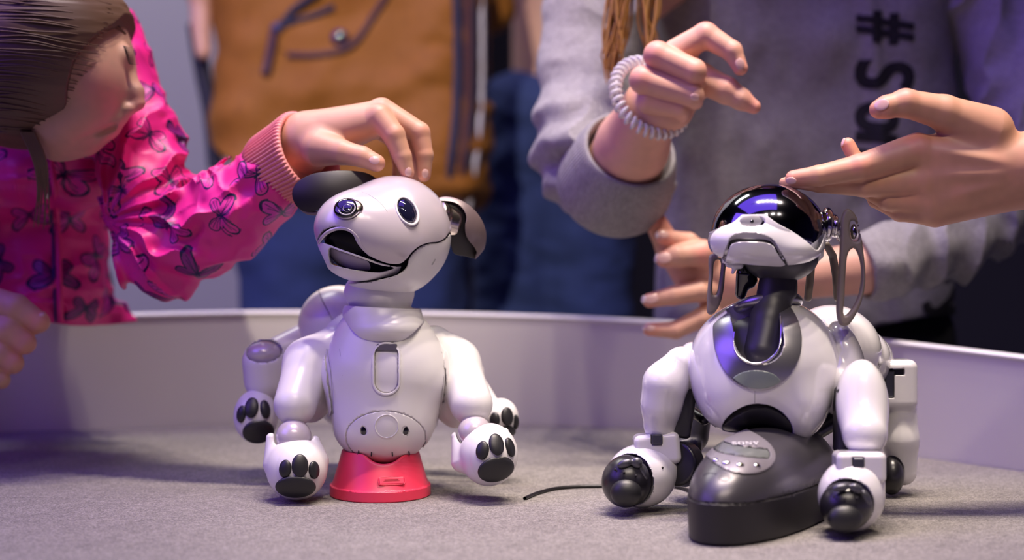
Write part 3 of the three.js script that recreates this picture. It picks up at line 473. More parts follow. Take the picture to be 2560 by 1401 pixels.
  foot('near right foreleg', [1222, 1137, 105], [73, 79, 70], 0, [[1206, 1127, 17, 24, 6], [1241, 1112, 20, 29, 0], [1275, 1119, 15, 25, -8]], [1240, 1174, 48, 36, -8], [[[1160, 1150, 84], [1140, 1092, 74], 34, 12], [[1266, 1110, 80], [1262, 1080, 60], 18, 10]], [[1186, 1080, 78], [42, 42, 44]],
    smin(30, cap([1140, 910, -50], 58, [1178, 1010, 46], 54), cap([1084, 866, -80], 52, [1136, 908, -50], 58), ell([1122, 975, -60], [56, 98, 66], [0, 0, -14])));
  foot('far left hind leg', [640, 1042, -190], [56, 67, 50], 0, [[604, 1036, 15, 22, 8], [629, 1020, 18, 27, 0], [663, 1024, 14, 24, 0]], [646, 1080, 40, 34, 0], [], [[660, 884, -200], [42, 30, 44]],
    uni(cut(cap([664, 905, -215], 58, [668, 950, -225], 58), ell([660, 878, -190], [46, 34, 56])), cap([700, 880, -290], 40, [770, 850, -330], 46), cap([668, 960, -230], 40, [648, 1030, -225], 40)));
  foot('far right hind leg', [1252, 1046, -190], [45, 50, 48], 0, [[1237, 1050, 14, 19, 0], [1268, 1042, 17, 24, 0], [1289, 1056, 8, 20, -10]], [1262, 1082, 30, 22, 0], [], null,
    uni(cap([1188, 930, -230], 22, [1190, 975, -230], 24), cap([1100, 940, -320], 50, [1180, 930, -260], 30), cap([1190, 960, -240], 26, [1235, 1040, -230], 30)));
}
// ---------------------------------------------------------------- red charging stand
{
  const { ell, rr, box, hit, half } = a_, stand = thing('charging_stand', 'coral red plastic charging stand under the pearly robot dog', 'stand', onFloor(952, 1225)), y0 = 1236;
  const mat = phy({ color: lin(0.84, 0.04, 0.10), roughness: 0.42, clearcoat: 0.2, clearcoatRoughness: 0.4 }), cx = 951;
  const tt = [0, 0, 0], prof = (h, a) => h < 26 ? a[0] : lerp(a[0] - 4, a[1], Math.pow((h - 26) / 84, 0.85));
  const bodyF = withBB((x, y, z) => { A.out(x, y, z, tt); const h = (tt[1] - MATY) / A.s - 1, rx = prof(h, [126, 96]), rz = prof(h, [136, 96]), X = (x - cx) / rx, Z = (z - 2) / rz, q = Math.sqrt(X * X + Z * Z) - 1; return Math.max(q * 90, h - 112, -h) * 0.8; }, [815, 1095, -150, 1090, 1260, 160]);
  const torsoD = ell([960, 1052, 12], [128, 100, 114]), saddle = smin(10, torsoD, ell([960, 1080, 60], [62, 84, 90]));
  const base = part(stand, 'base', net(A, scut(10, bodyF, saddle), 3.4), mat);
  const hb = hit(bodyF, 979, 1203), bs = a_.basis(hb.n, 0);
  sub(base, 'badge', net(A, box([979, 1203, hb.w], [32, 9, 2.4], 2, null, bs), 1.4), mat, 'raised pill-shaped badge');
  { const pts = []; for (let i = 0; i < 36; i++) { const t = i / 36 * 2 * Math.PI, c = Math.cos(t), s = Math.sin(t), X = Math.sign(c) * Math.pow(Math.abs(c), 0.35) * 34, Y = Math.sign(s) * Math.pow(Math.abs(s), 0.5) * 10, o = [0, 0, 0], q = A.pt([979, 1203, hb.w + 0.5]); A.out(q[0] + bs[0] * X + bs[3] * Y, q[1] + bs[1] * X + bs[4] * Y, q[2] + bs[2] * X + bs[5] * Y, o); pts.push(new THREE.Vector3(...o)); } sub(base, 'badge_edge', tube(pts, 1.2 * A.s, 90, 6, true), mat); }
  for (const [dy, hw] of [[-4, 18], [0, 21], [4, 14]]) sub(base, 'badge_line', net(A, box([979, 1203 + dy, hb.w + 2.6], [hw, 0.8, 0.6], 0.3, null, bs), 0.7), std({ color: lin(0.5, 0.02, 0.05), roughness: 0.5 }));
}
// ---------------------------------------------------------------- glossy white robot dog with the dark mirrored head
const Bf = frame(1.52), b_ = prims(Bf);
const font = await new FontLoader().loadAsync('fonts/droid/droid_serif_bold.typeface.json');
Object.assign(M, {
  gloss: phy({ color: lin(0.74, 0.72, 0.74), roughness: 0.22, clearcoat: 1, clearcoatRoughness: 0.06 }),
  mirror: phy({ color: lin(0.20, 0.20, 0.24), roughness: 0.09, metalness: 1, clearcoat: 1, clearcoatRoughness: 0.03 }),
  silver: phy({ color: lin(0.42, 0.41, 0.44), roughness: 0.3, metalness: 0.9 }),
  charcoal: phy({ color: lin(0.035, 0.033, 0.042), roughness: 0.42 }),
  darkPlastic: phy({ color: lin(0.012, 0.011, 0.015), roughness: 0.32, clearcoat: 0.3, clearcoatRoughness: 0.3 }),
  taupe: phy({ color: lin(0.19, 0.155, 0.13), roughness: 0.5 }),
  lcd: phy({ color: lin(0.20, 0.24, 0.21), roughness: 0.25, clearcoat: 0.6, clearcoatRoughness: 0.1 }),
  steel: phy({ color: lin(0.10, 0.10, 0.12), roughness: 0.3, metalness: 0.6 }),
});
const dogB = thing('robot_dog', 'glossy white robot dog with mirrored dark dome head and taupe loop ears', 'robot dog', onFloor(1950, 1250));
{
  const { ell, sph, cap, chain, box, tor, cyl, poly, rr, oval, half, hit, basis } = b_, dog = dogB, T = (x, y, w) => toWorld(Bf, [x, y, w]);
  // ---- torso
  const torso = smin(40, ell([1912, 918, -50], [192, 175, 185]), ell([1990, 1010, 10], [75, 92, 110]), ell([1822, 985, 0], [72, 90, 110]));
  const archHole = ell([1893, 1098, 90], [92, 90, 150]), top = half([0, -1, 0], [1900, 752, 0]);
  const bibOut = oval(1897, 845, 108, 132, 110, 4), uHole = rr(1895, 770, 60, 140, 59, 120, -3);
  part(dog, 'torso', net(Bf, cut(both(torso, half([-0.05, -1, 0.05], [1900, 752, 0])), archHole, withBB((x, y, z) => Math.max(uHole(x, y) - 4, -(torso(x, y, z) + 40), -z - 20), [-1e9, -1e9, -1e9, 1e9, 1e9, 1e9])), 4.4), M.gloss, 'glossy white barrel chest');
  const bib = part(dog, 'chest_bib', net(Bf, cut(both(grow(torso, 3.5), bibOut, half([-0.05, -1, 0.05], [1900, 748, 0]), half([0, 0, -1], [1900, 900, 20])), uHole, withBB((x, y, z) => torso(x, y, z) + 14, torso.bb)), 3), M.silver, 'silver U-shaped chest bib');
  const uPts = []; for (let i = 0; i <= 30; i++) { const t = -0.12 * Math.PI + i / 30 * 1.16 * Math.PI, x = 1893 + Math.cos(t) * 59 , y = t < 0 || t > Math.PI ? 851 + Math.sin(t) * 160 : 851 + Math.sin(t) * 59; uPts.push(T(x + (851 - y) * 0.06, y, hit(torso, x, y).w + 3.5)); }
  sub(bib, 'bib_trim', tube(uPts, 3 * Bf.s, 80, 8), M.chrome);
  const wl = oval(1889, 962, 62, 36, 125); sub(bib, 'chest_window', net(Bf, withBB((x, y, z) => Math.max(wl(x, y), bibOut(x, y) + 5, Math.abs(torso(x, y, z) - 4.5) - 2), [1820, 915, 60, 1960, 985, 180]), 2), M.lcd, 'grey-green oval chest window');
  part(dog, 'chest_well', net(Bf, both(grow(torso, -32), grow(uHole, 8), half([0, 0, -1], [1900, 900, 0])), 4), M.charcoal);
  part(dog, 'belly_arch', net(Bf, both(ell([1893, 1098, 20], [96, 96, 170]), grow(torso, -3), half([0, 0, -1], [1900, 1000, -80]), half([0, 1, 0], [1900, 1082, 60])), 4), M.darkPlastic, 'dark arch under the chest');
  part(dog, 'chest_line', tube([[1887, 978], [1887, 995], [1887, 1008]].map(([x, y]) => T(x, y, hit(torso, x, y).w)), 0.8 * Bf.s, 12, 6), M.grey);
  // shoulder panels and the back
  const shR = part(dog, 'shoulder', net(Bf, smin(20, ell([2112, 905, -60], [48, 105, 95], [0, 0, -14]), ell([2090, 960, -20], [40, 80, 80])), 4.4), M.gloss);
  part(dog, 'shoulder', net(Bf, ell([1730, 915, -90], [40, 60, 70]), 4.4), M.gloss);
  part(dog, 'back', net(Bf, smin(20, ell([2085, 872, -220], [118, 108, 130], [0, 0, 20]), ell([2150, 900, -330], [75, 80, 110])), 5), M.gloss);
  part(dog, 'hip', net(Bf, ell([2190, 905, -350], [42, 62, 70]), 5), M.gloss);
  part(dog, 'hip_joint', net(Bf, box([2180, 915, -300], [22, 30, 40], 8), 4), M.darkPlastic);
  part(dog, 'spine', net(Bf, smin(20, cap([1960, 960, -160], 120, [2120, 980, -330], 90), cap([2120, 980, -330], 90, [2180, 1040, -360], 60)), 7), M.darkPlastic);
  // ---- neck
  part(dog, 'neck', net(Bf, smin(16, chain([[1903, 880, 70, 46], [1922, 800, 30, 46], [1943, 725, 0, 45]], 10), cyl([1943, 740, 0], [1947, 690, 0], 46, 4)), 4), M.charcoal, 'dark grey neck');
  part(dog, 'neck_cup', net(Bf, both(ell([1951, 640, -5], [96, 68, 92]), half([0, -1, 0], [1950, 640, 0])), 4), M.charcoal);
  part(dog, 'neck_ring', net(Bf, smin(10, tor([1918, 764, -40], 74, 15, [0.12, 1, 0.25])), 4), M.silver);
  // ---- head
  const dome = ell([1922, 582, -15], [144, 122, 140]), snout = ell([1868, 606, 72], [97, 56, 72], [0, 0, 4]), headAll = smin(30, ell([1922, 590, -15], [144, 76, 138]), snout, ell([1960, 625, 40], [88, 38, 90]));
  part(dog, 'head_dome', net(Bf, both(dome, half([0, 1, 0.1], [1900, 662, 0])), 4.4), M.mirror, 'mirror-dark visor dome');
  const whiteLine = poly([[1771, 600], [1780, 582], [1800, 568], [1824, 559], [1843, 545], [1857, 533], [1879, 528], [1902, 533], [1916, 547], [1936, 562], [1970, 580], [2006, 604], [2036, 627], [2050, 612], [2059, 592], [2066, 583], [2064, 606], [2056, 630], [2043, 642], [2018, 655], [1966, 664], [1900, 662], [1850, 657], [1815, 650], [1786, 637], [1774, 620]], 60);
  const faceVol = smin(14, uni(grow(headAll, 5), both(grow(dome, 5), half([0, -1, 0], [1900, 540, 0])))), recess = poly([[1812, 665], [1817, 612], [1828, 592], [1858, 583], [1900, 587], [1930, 600], [1945, 622], [1962, 648], [1975, 670]], 120);
  const nosePit = ell([1880, 554, hit(faceVol, 1880, 554).w + 2], [33, 18, 12]);
  const face = part(dog, 'muzzle', net(Bf, cut(both(grow(faceVol, 0), whiteLine, half([0, 0, -1], [1900, 600, -45])), withBB((x, y, z) => Math.max(recess(x, y), -(faceVol(x, y, z) + 16)), [-1e9, -1e9, -1e9, 1e9, 1e9, 1e9]), nosePit), 2.6), M.gloss, 'white muzzle mask');
  sub(face, 'mouth_slit', net(Bf, both(grow(faceVol, -13), poly([[1821, 625], [1823, 606], [1834, 599], [1870, 598], [1924, 603], [1938, 618], [1950, 640], [1940, 640], [1925, 615], [1870, 608], [1836, 609]], 120), half([0, 0, -1], [1900, 600, 0])), 3), M.matt);
  const jl = poly([[1819, 657], [1822, 622], [1828, 611], [1846, 606], [1880, 605], [1916, 609], [1930, 616], [1940, 632], [1952, 648], [1966, 664], [1900, 664], [1850, 659]], 120);
  part(dog, 'jaw', net(Bf, both(grow(faceVol, 1), jl, withBB((x, y, z) => -(faceVol(x, y, z) + 20), [-1e9, -1e9, -1e9, 1e9, 1e9, 1e9]), half([0, 0, -1], [1900, 600, 0])), 2.4), M.gloss, 'white lower jaw block');
  const nw = hit(nosePit, 1880, 554).w; sub(face, 'nose', net(Bf, ell([1880, 554, nw - 20], [32, 17, 6]), 2), M.grey, 'grey oval nose'); sub(face, 'nose_camera', net(Bf, ell([1880, 554, nw - 14], [5, 5, 3]), 1.2), M.black);
  part(dog, 'cheek_fin', net(Bf, smin(6, cap([2064, 590, 20], 3, [2050, 635, 20], 9), cap([2050, 640, 18], 8, [2040, 655, 10], 4)), 2), M.gloss);
  part(dog, 'cheek_clip', net(Bf, smin(6, cap([1820, 662, 10], 7, [1850, 664, 10], 9), cap([1838, 668, 10], 7, [1832, 682, 10], 4)), 2.4), M.gloss);
  part(dog, 'jaw_hinge', net(Bf, smin(6, cap([1862, 685, -20], 22, [1852, 735, -30], 14), ell([1868, 700, -30], [26, 24, 24])), 3), M.black);
  // ears
  part(dog, 'ear_joint', net(Bf, smin(3, ell([2068, 562, -10], [20, 44, 44]), ell([2087, 566, 0], [12, 30, 32]), ell([2100, 580, 4], [10, 26, 26])), 2.4), M.chrome, 'chrome ear joint');
  const loop = (outer, holes, w, th, k) => { const o = poly(outer, w), hs = holes.map((h) => grow(poly(h, w), 3)), [x0, y0, , x1, y1] = o.bb; return withBB((x, y, z) => { let d = o(x, y); for (const h of hs) d = Math.max(d, -h(x, y)); const e = Math.abs(z - w - (y - y0) * k) - th, m = 8 - Math.abs(d - e); return Math.max(d, e) + (m > 0 ? m * m / 32 : 0); }, [x0, y0, w - th - 60, x1, y1, w + th + 60]); };
  const earR = part(dog, 'ear', net(Bf, loop([[2117, 522], [2104, 542], [2101, 590], [2097, 658], [2091, 744], [2090, 787], [2099, 813], [2115, 814], [2132, 793], [2151, 753], [2160, 701], [2157, 636], [2148, 578], [2137, 538]], [[[2122, 632], [2133, 624], [2142, 638], [2149, 673], [2144, 728], [2128, 766], [2109, 786], [2111, 744], [2114, 687]], [[2127, 556], [2136, 556], [2144, 581], [2140, 601], [2130, 598]]], 30, 15, 0.05), 2.4), M.taupe, 'taupe teardrop loop ear with a slot');
  sub(earR, 'ear_hub', net(Bf, ell([2134, 580, 26], [9, 20, 14]), 2), M.chrome);
  part(dog, 'ear', net(Bf, loop([[1776, 636], [1812, 648], [1812, 681], [1804, 744], [1792, 773], [1778, 787], [1769, 784], [1767, 758], [1772, 690]], [[[1789, 655], [1798, 653], [1795, 701], [1787, 735], [1784, 735], [1785, 690]]], -20, 14, 0.05), 2.2), M.taupe, 'taupe loop ear beyond the muzzle');
  part(dog, 'ear_strap', net(Bf, uni(chain([[2066, 612, -70, 9], [2082, 640, -90, 10], [2090, 690, -95, 10], [2094, 745, -95, 10]]), chain([[2030, 640, -110, 9], [2026, 690, -110, 10], [2020, 745, -110, 10]])), 2.6), M.taupe, 'taupe strap behind the neck');
  // ---- legs
  { // foreleg beside the cable
    const leg = part(dog, 'leg', net(Bf, smin(20, chain([[1704, 912, -70, 46], [1664, 960, -66, 54], [1654, 1010, -76, 49], [1650, 1062, -92, 42]], 20)), 4.4), M.gloss, 'white foreleg with a lifted foot');
    sub(leg, 'inner_arm', net(Bf, box([1706, 1020, -110], [28, 74, 38], 12, [0, 0, 8]), 4), M.charcoal);
    sub(leg, 'wrist', net(Bf, cut(box([1642, 1122, -96], [57, 40, 44], 16, [0, 0, -6]), rr(1641, 1098, 14, 14, 3, -60)), 3.4), M.gloss); sub(leg, 'wrist_hinge', net(Bf, box([1641, 1098, -70], [13, 13, 24], 3), 3), M.steel);
    const pawF = smin(14, ell([1604, 1190, -90], [88, 80, 84], [0, 0, -8]), ell([1650, 1165, -110], [48, 60, 60])), sole = ell([1568, 1204, -30], [68, 70, 60], [0, 0, 14]);
    sub(leg, 'paw', net(Bf, both(cut(pawF, sole), aboveMat(Bf)), 4), M.gloss); sub(leg, 'sole', net(Bf, both(grow(sole, -2), ell([1566, 1204, -40], [62, 66, 66], [0, 0, 12]), aboveMat(Bf)), 3), M.darkPlastic, 'black rubber sole');
    sub(leg, 'foot_ball', net(Bf, ell([1565, 1232, 14], [39, 36, 30]), 3), M.rubber); sub(leg, 'toe_cap', net(Bf, smin(6, ell([1562, 1160, 12], [20, 11, 9], [0, 0, -20]), ell([1592, 1158, 10], [14, 14, 9], [0, 0, 30]), ell([1608, 1180, 0], [12, 22, 9], [0, 0, -20])), 2.4), M.steel);
    sub(leg, 'wheel', net(Bf, cyl([1690, 1160, -70], [1716, 1160, -110], 56, 8), 4.4), M.darkPlastic);
    for (const [x, y] of [[1538, 1175], [1560, 1182], [1590, 1190]]) sub(leg, 'stud', net(Bf, sph([x, y, hit(sole, x, y).w - 2], 3.2), 1.2), M.matt);
    sub(leg, 'screw', net(Bf, sph([1656, 1170, hit(pawF, 1656, 1170).w], 3), 1), M.matt);
  }
  { // foreleg beside the stand's right flank
    const leg = part(dog, 'leg', net(Bf, both(smin(40, cap([2150, 962, 55], 50, [2162, 1085, 160], 57), ell([2156, 1010, 100], [58, 110, 62])), half([0, 1, 0.1], [2160, 1134, 190])), 4.4), M.gloss, 'white foreleg resting on the felt');
    sub(leg, 'inner_arm', net(Bf, box([2106, 1050, 70], [18, 84, 46], 12), 4), M.charcoal);
    sub(leg, 'wrist', net(Bf, cut(box([2147, 1168, 210], [62, 40, 46], 16), rr(2143, 1156, 15, 13, 3, 240)), 3.4), M.gloss); sub(leg, 'wrist_hinge', net(Bf, box([2143, 1156, 236], [14, 12, 22], 3), 3), M.steel);
    const pawF = smin(14, ell([2128, 1240, 212], [84, 92, 80]), ell([2150, 1200, 200], [60, 55, 60])), sole = ell([2116, 1266, 280], [71, 68, 60]);
    sub(leg, 'paw', net(Bf, both(cut(pawF, sole), aboveMat(Bf)), 4), M.gloss); sub(leg, 'sole', net(Bf, both(grow(sole, -2), ell([2115, 1266, 270], [66, 62, 62]), aboveMat(Bf)), 3), M.darkPlastic, 'black rubber sole');
    sub(leg, 'foot_ball', net(Bf, both(ell([2113, 1298, 322], [44, 36, 26]), aboveMat(Bf)), 3), M.rubber); sub(leg, 'toe_cap', net(Bf, smin(6, ell([2102, 1220, 318], [22, 10, 9], [0, 0, -10]), ell([2140, 1222, 316], [18, 12, 9], [0, 0, 25]), ell([2164, 1246, 305], [12, 22, 9], [0, 0, -25])), 2.4), M.steel);
    for (const [x, y] of [[2085, 1243], [2112, 1248], [2142, 1246]]) sub(leg, 'stud', net(Bf, sph([x, y, hit(sole, x, y).w - 2], 3.2), 1.2), M.matt);
  }
  { // hind leg by the wall
    const leg = part(dog, 'leg', net(Bf, cut(smin(16, box([2240, 960, -330], [46, 62, 55], 20), cap([2246, 980, -330], 44, [2250, 1100, -325], 46), cap([2250, 1100, -325], 46, [2258, 1180, -330], 34)), rr(2222, 962, 13, 34, 3, -280), rr(2228, 930, 32, 8, 2, -280), ell([2228, 1185, -280], [36, 46, 50])), 4), M.gloss, 'white hind leg folded by the wall');
    sub(leg, 'knee_hinge', net(Bf, box([2222, 960, -296], [12, 34, 14], 3), 3.4), M.steel); sub(leg, 'knee_slot', net(Bf, box([2228, 931, -306], [31, 7, 16], 2), 3.4), M.darkPlastic);
    sub(leg, 'sole', net(Bf, both(ell([2228, 1190, -300], [32, 48, 42]), aboveMat(Bf)), 4), M.darkPlastic);
  }
  { // far hind leg, mostly hidden
    const leg = part(dog, 'leg', net(Bf, smin(14, cap([1745, 1020, -260], 36, [1730, 1090, -250], 42), box([1722, 1130, -230], [30, 34, 34], 12)), 5), M.charcoal, 'dark hind leg behind the lifted foot');
    sub(leg, 'sole', net(Bf, both(ell([1712, 1178, -230], [34, 40, 44]), aboveMat(Bf)), 5), M.darkPlastic);
  }
  part(dog, 'hip_strut', net(Bf, cap([2040, 1080, -100], 22, [2110, 1040, -160], 22), 5), M.darkPlastic); part(dog, 'hip_strut', net(Bf, cap([1760, 1050, -120], 14, [1730, 1030, -180], 14), 5), M.darkPlastic);
}
// ---------------------------------------------------------------- dark charging stand with display, and its cable
{
  const { ell, box, oval, rr, poly, hit, basis, sph, tor } = b_;
  const tip = onFloor(1774, 1369), dir = new THREE.Vector3(Math.sin(0.47), 0, -Math.cos(0.47)), ctr = tip.clone().addScaledVector(dir, 0.116), side = new THREE.Vector3(-dir.z, 0, dir.x);
  const stand = thing('charging_stand', 'dark grey charging stand with small display and brand lettering under the dome-headed dog', 'stand', ctr), t = [0, 0, 0], S = 1 / Bf.s;
  const loc = (x, y, z) => { Bf.out(x, y, z, t); const dx = t[0] - ctr.x, dz = t[2] - ctr.z, b = (dx * dir.x + dz * dir.z) / 0.116, a = (dx * side.x + dz * side.z) / (0.0425 * (1 + 0.06 * b)), q = Math.pow(Math.pow(Math.abs(a), 2.25) + Math.pow(Math.abs(b), 2.25), 1 / 2.25); return [a, b, q, t[1] - MATY]; };
  const bb = [1660, 1020, -420, 2180, 1400, 500];
  const baseF = withBB((x, y, z) => { const [, , q, h] = loc(x, y, z); return Math.max((q - 1 + (0.03 - h) * 0.8) * 0.036, h - 0.0315, -h + 0.0012) * S * 0.9; }, bb);
  const topH = (q, b) => 0.030 + 0.043 * Math.pow(Math.max(0, 1 - Math.pow(q, 2.3)), 0.5) + 0.003 * b;
  const coverF = withBB((x, y, z) => { const [, b, q, h] = loc(x, y, z), qq = q * 1.005; return Math.max(qq > 1 ? (qq - 1) * 0.036 : -1, (h - topH(Math.min(qq, 1), b)) * 0.75, 0.0318 - h, (qq - 1) * 0.036) * S; }, bb);
  part(stand, 'base', net(Bf, baseF, 6), phy({ color: lin(0.014, 0.012, 0.015), roughness: 0.5 }), 'near-black base');
  const cover = part(stand, 'cover', net(Bf, coverF, 5, { margin: 2.6 }), phy({ color: lin(0.062, 0.057, 0.068), roughness: 0.34, metalness: 0.45, clearcoat: 0.25, clearcoatRoughness: 0.35 }), 'dark grey domed cover');
  const hc = hit(coverF, 1850, 1127), disc = oval(1850, 1128, 93, 48, hc.w, 8);
  const coverE = even(coverF), discF = withBB((x, y, z) => Math.max(disc(x, y), Math.abs(coverE(x, y, z) - 0.5) - 2.6), [1720, 1040, -300, 1970, 1190, 480]), lcd = rr(1857, 1129, 70, 10, 9, hc.w, 7);
  part(stand, 'control_disc', net(Bf, cut(discF, grow(lcd, 1)), 3), phy({ color: lin(0.27, 0.25, 0.28), roughness: 0.35, metalness: 0.5 }), 'silver-grey oval control disc');
  part(stand, 'display', net(Bf, withBB((x, y, z) => Math.max(lcd(x, y), Math.abs(coverE(x, y, z) + 0.5) - 2.2), [1770, 1090, -300, 1950, 1160, 480]), 3), phy({ color: lin(0.13, 0.14, 0.135), roughness: 0.22, clearcoat: 0.6 }), 'small grey display');
  for (const [x, y] of [[1787, 1151], [1815, 1158], [1851, 1163], [1894, 1165]]) { const h = hit(discF, x, y); part(stand, 'button', net(Bf, ell([x, y, h.w], [11, 8, 5], null, basis(h.n, 0)), 1.6), M.chrome); }
  const arc = (cx, cy, rx, ry, a0, a1) => part(stand, 'embossed_mark', tube([...Array(13)].map((_, i) => { const a = lerp(a0, a1, i / 12) * Math.PI, x = cx + Math.cos(a) * rx, y = cy + Math.sin(a) * ry; return toWorld(Bf, [x, y, hit(coverF, x, y).w]); }), 1.1 * Bf.s, 30, 6), cover.material);
  arc(1811, 1192, 13, 6, 1.0, 2.0); arc(1811, 1200, 17, 8, 1.1, 1.9); arc(1778, 1196, 24, 12, 1.05, 1.7); arc(1840, 1200, 24, 14, 1.4, 2.0); arc(1811, 1196, 12, 7, 0.1, 0.9);
  { // lettering on the disc
    const h = hit(discF, 1864, 1109), shapes = font.generateShapes('SONY', 1), g = new THREE.ExtrudeGeometry(shapes, { depth: 0.02, bevelEnabled: false, curveSegments: 5 }); g.computeBoundingBox(); const bx = g.boundingBox; g.translate(-(bx.min.x + bx.max.x) / 2, -(bx.min.y + bx.max.y) / 2, 0);
    const wpx = 64, sx = wpx * Bf.s / (bx.max.x - bx.min.x), hpx = 22, sy = hpx * Bf.s / (bx.max.y - bx.min.y); g.scale(sx, sy, 0.004);
    const n = [0, 0, 0]; Bf.dir(h.n.x, h.n.y, h.n.z, n); const nv = new THREE.Vector3(...n).normalize(), xa = new THREE.Vector3(1, -0.13, 0).addScaledVector(nv, -new THREE.Vector3(1, -0.13, 0).dot(nv)).normalize(), ya = new THREE.Vector3().crossVectors(nv, xa);
    const p = toWorld(Bf, [1864, 1109, h.w]).addScaledVector(nv, 0.0002); g.applyMatrix4(new THREE.Matrix4().makeBasis(xa, ya, nv).setPosition(p)); part(stand, 'lettering', g, std({ color: lin(0.75, 0.73, 0.75), roughness: 0.35, metalness: 0.3 }), 'silver brand lettering');
  }
  const cablePts = [[1312, 1247, 0.0015], [1345, 1233, 0.0016], [1390, 1222, 0.0016], [1450, 1217, 0.0016], [1510, 1216, 0.0016], [1600, 1212, 0.0016], [1690, 1218, 0.0016], [1750, 1240, 0.0016]].map(([x, y, h]) => onFloor(x, y, h));
  const cable = thing('power_cable', 'thin black power cable running from the felt seam to the dark stand', 'cable', cablePts[3]); part(cable, 'sheath', tube(cablePts, 0.0016, 80, 10), phy({ color: lin(0.01, 0.009, 0.01), roughness: 0.4 }));
}
// ---------------------------------------------------------------- people: shared builders
const skin = (r, g, b) => phy({ color: lin(1, 1, 1), vertexColors: true, roughness: 0.5, sheen: 0.15, sheenRoughness: 0.5, sheenColor: lin(0.8, 0.5, 0.4), userData: {} });
const skinMat = skin();
const nailMat = phy({ color: lin(0.72, 0.44, 0.40), roughness: 0.22, clearcoat: 0.8, clearcoatRoughness: 0.12 }), nailTip = phy({ color: lin(0.82, 0.74, 0.70), roughness: 0.25, clearcoat: 0.8 });
// base tone, redder at the points given ([u, v, w, radius] in image coordinates)
function skinTone(fr, base, red, spots, sc = 1 / 45) {
  const S = spots.map((s) => { const q = fr.pt(s); return [q[0], q[1], q[2], s[3] * fr.k(s[2])]; });
  return (x, y, z) => { let m = 0; for (const s of S) { const d = Math.hypot(x - s[0], y - s[1], z - s[2]) / s[3]; if (d < 1) m = Math.max(m, 1 - d * d * (3 - 2 * d)); } const n = 0.07 * noise(x * sc, y * sc, z * sc) + 0.04 * noise(x * sc * 3, y * sc * 3, z * sc * 3), t = clamp(m * 0.8 + n * 2, 0, 1); return [0, 1, 2].map((i) => clamp(lerp(base[i], red[i], t) * (1 + n), 0, 1)); };
}
function fingers(P, list, k) { return list.map((f) => P.chain(f, k)); }
// a nail: a flat shell set into the tip; p is where it shows in the picture
function nail(fr, P, person, bodyF, p, rx, ry, deg, mat = nailMat) {
  const h = P.hit(bodyF, p[0], p[1], p[2] + 120, p[2] - 200); return part(person, 'nail', net(fr, P.ell([p[0], p[1], h.w - 1.2], [rx, ry, 3.2], null, P.basis(h.n, deg)), 1.8), mat);
}
// ribbed tube along an axis: profile [[t along, radius], ...]
function ribbed(fr, a, b, prof, ribs, depth, nAround = 360) {
  const p = new THREE.Vector3(...fr.pt(a)), q = new THREE.Vector3(...fr.pt(b)), d = q.clone().sub(p).normalize(), e = new THREE.Vector3(0, 1, 0).addScaledVector(d, -d.y).normalize(), g = new THREE.Vector3().crossVectors(d, e), pos = [], idx = [], uv = [], o = [0, 0, 0];
  prof.forEach(([t, r, rib], i) => { for (let j = 0; j <= nAround; j++) { const an = j / nAround * 2 * Math.PI, R = r + (rib ?? 1) * depth * Math.cos(an * ribs), c = p.clone().lerp(q, t).addScaledVector(e, Math.cos(an) * R).addScaledVector(g, Math.sin(an) * R); fr.out(c.x, c.y, c.z, o); pos.push(...o); uv.push(an * r * fr.s, i * 0.01); } });
  const n = nAround + 1; for (let i = 0; i + 1 < prof.length; i++) for (let j = 0; j < nAround; j++) { const k = i * n + j; idx.push(k, k + 1, k + n, k + 1, k + n + 1, k + n); }
  const geo = new THREE.BufferGeometry(); geo.setAttribute('position', new THREE.Float32BufferAttribute(pos, 3)); geo.setAttribute('uv', new THREE.Float32BufferAttribute(uv, 2)); geo.setIndex(idx); geo.computeVertexNormals(); TRIS += idx.length / 3; return geo;
}
function mergeSkin(list) { for (const g of list) for (const k of Object.keys(g.attributes)) if (!['position', 'normal', 'color'].includes(k)) g.deleteAttribute(k); return mergeGeometries(list); }
const weave = noiseTexture(512, (x, y) => { const v = 0.5 * perNoise(x, y, 128, 31) + 0.4 * perNoise(x, y, 40, 32) + 0.4 * perNoise(x, y, 250, 33), l = clamp(155 + 22 * v, 0, 255); return [l, l, l]; }, true);
const weaveBump = noiseTexture(512, (x, y) => { const l = clamp(128 + 70 * (Math.sin(x * 2 * Math.PI * 100) * 0.5 + 0.6 * perNoise(x, y, 220, 41)), 0, 255); return [l, l, l]; });
weave.repeat.set(8, 8); weaveBump.repeat.set(8, 8);
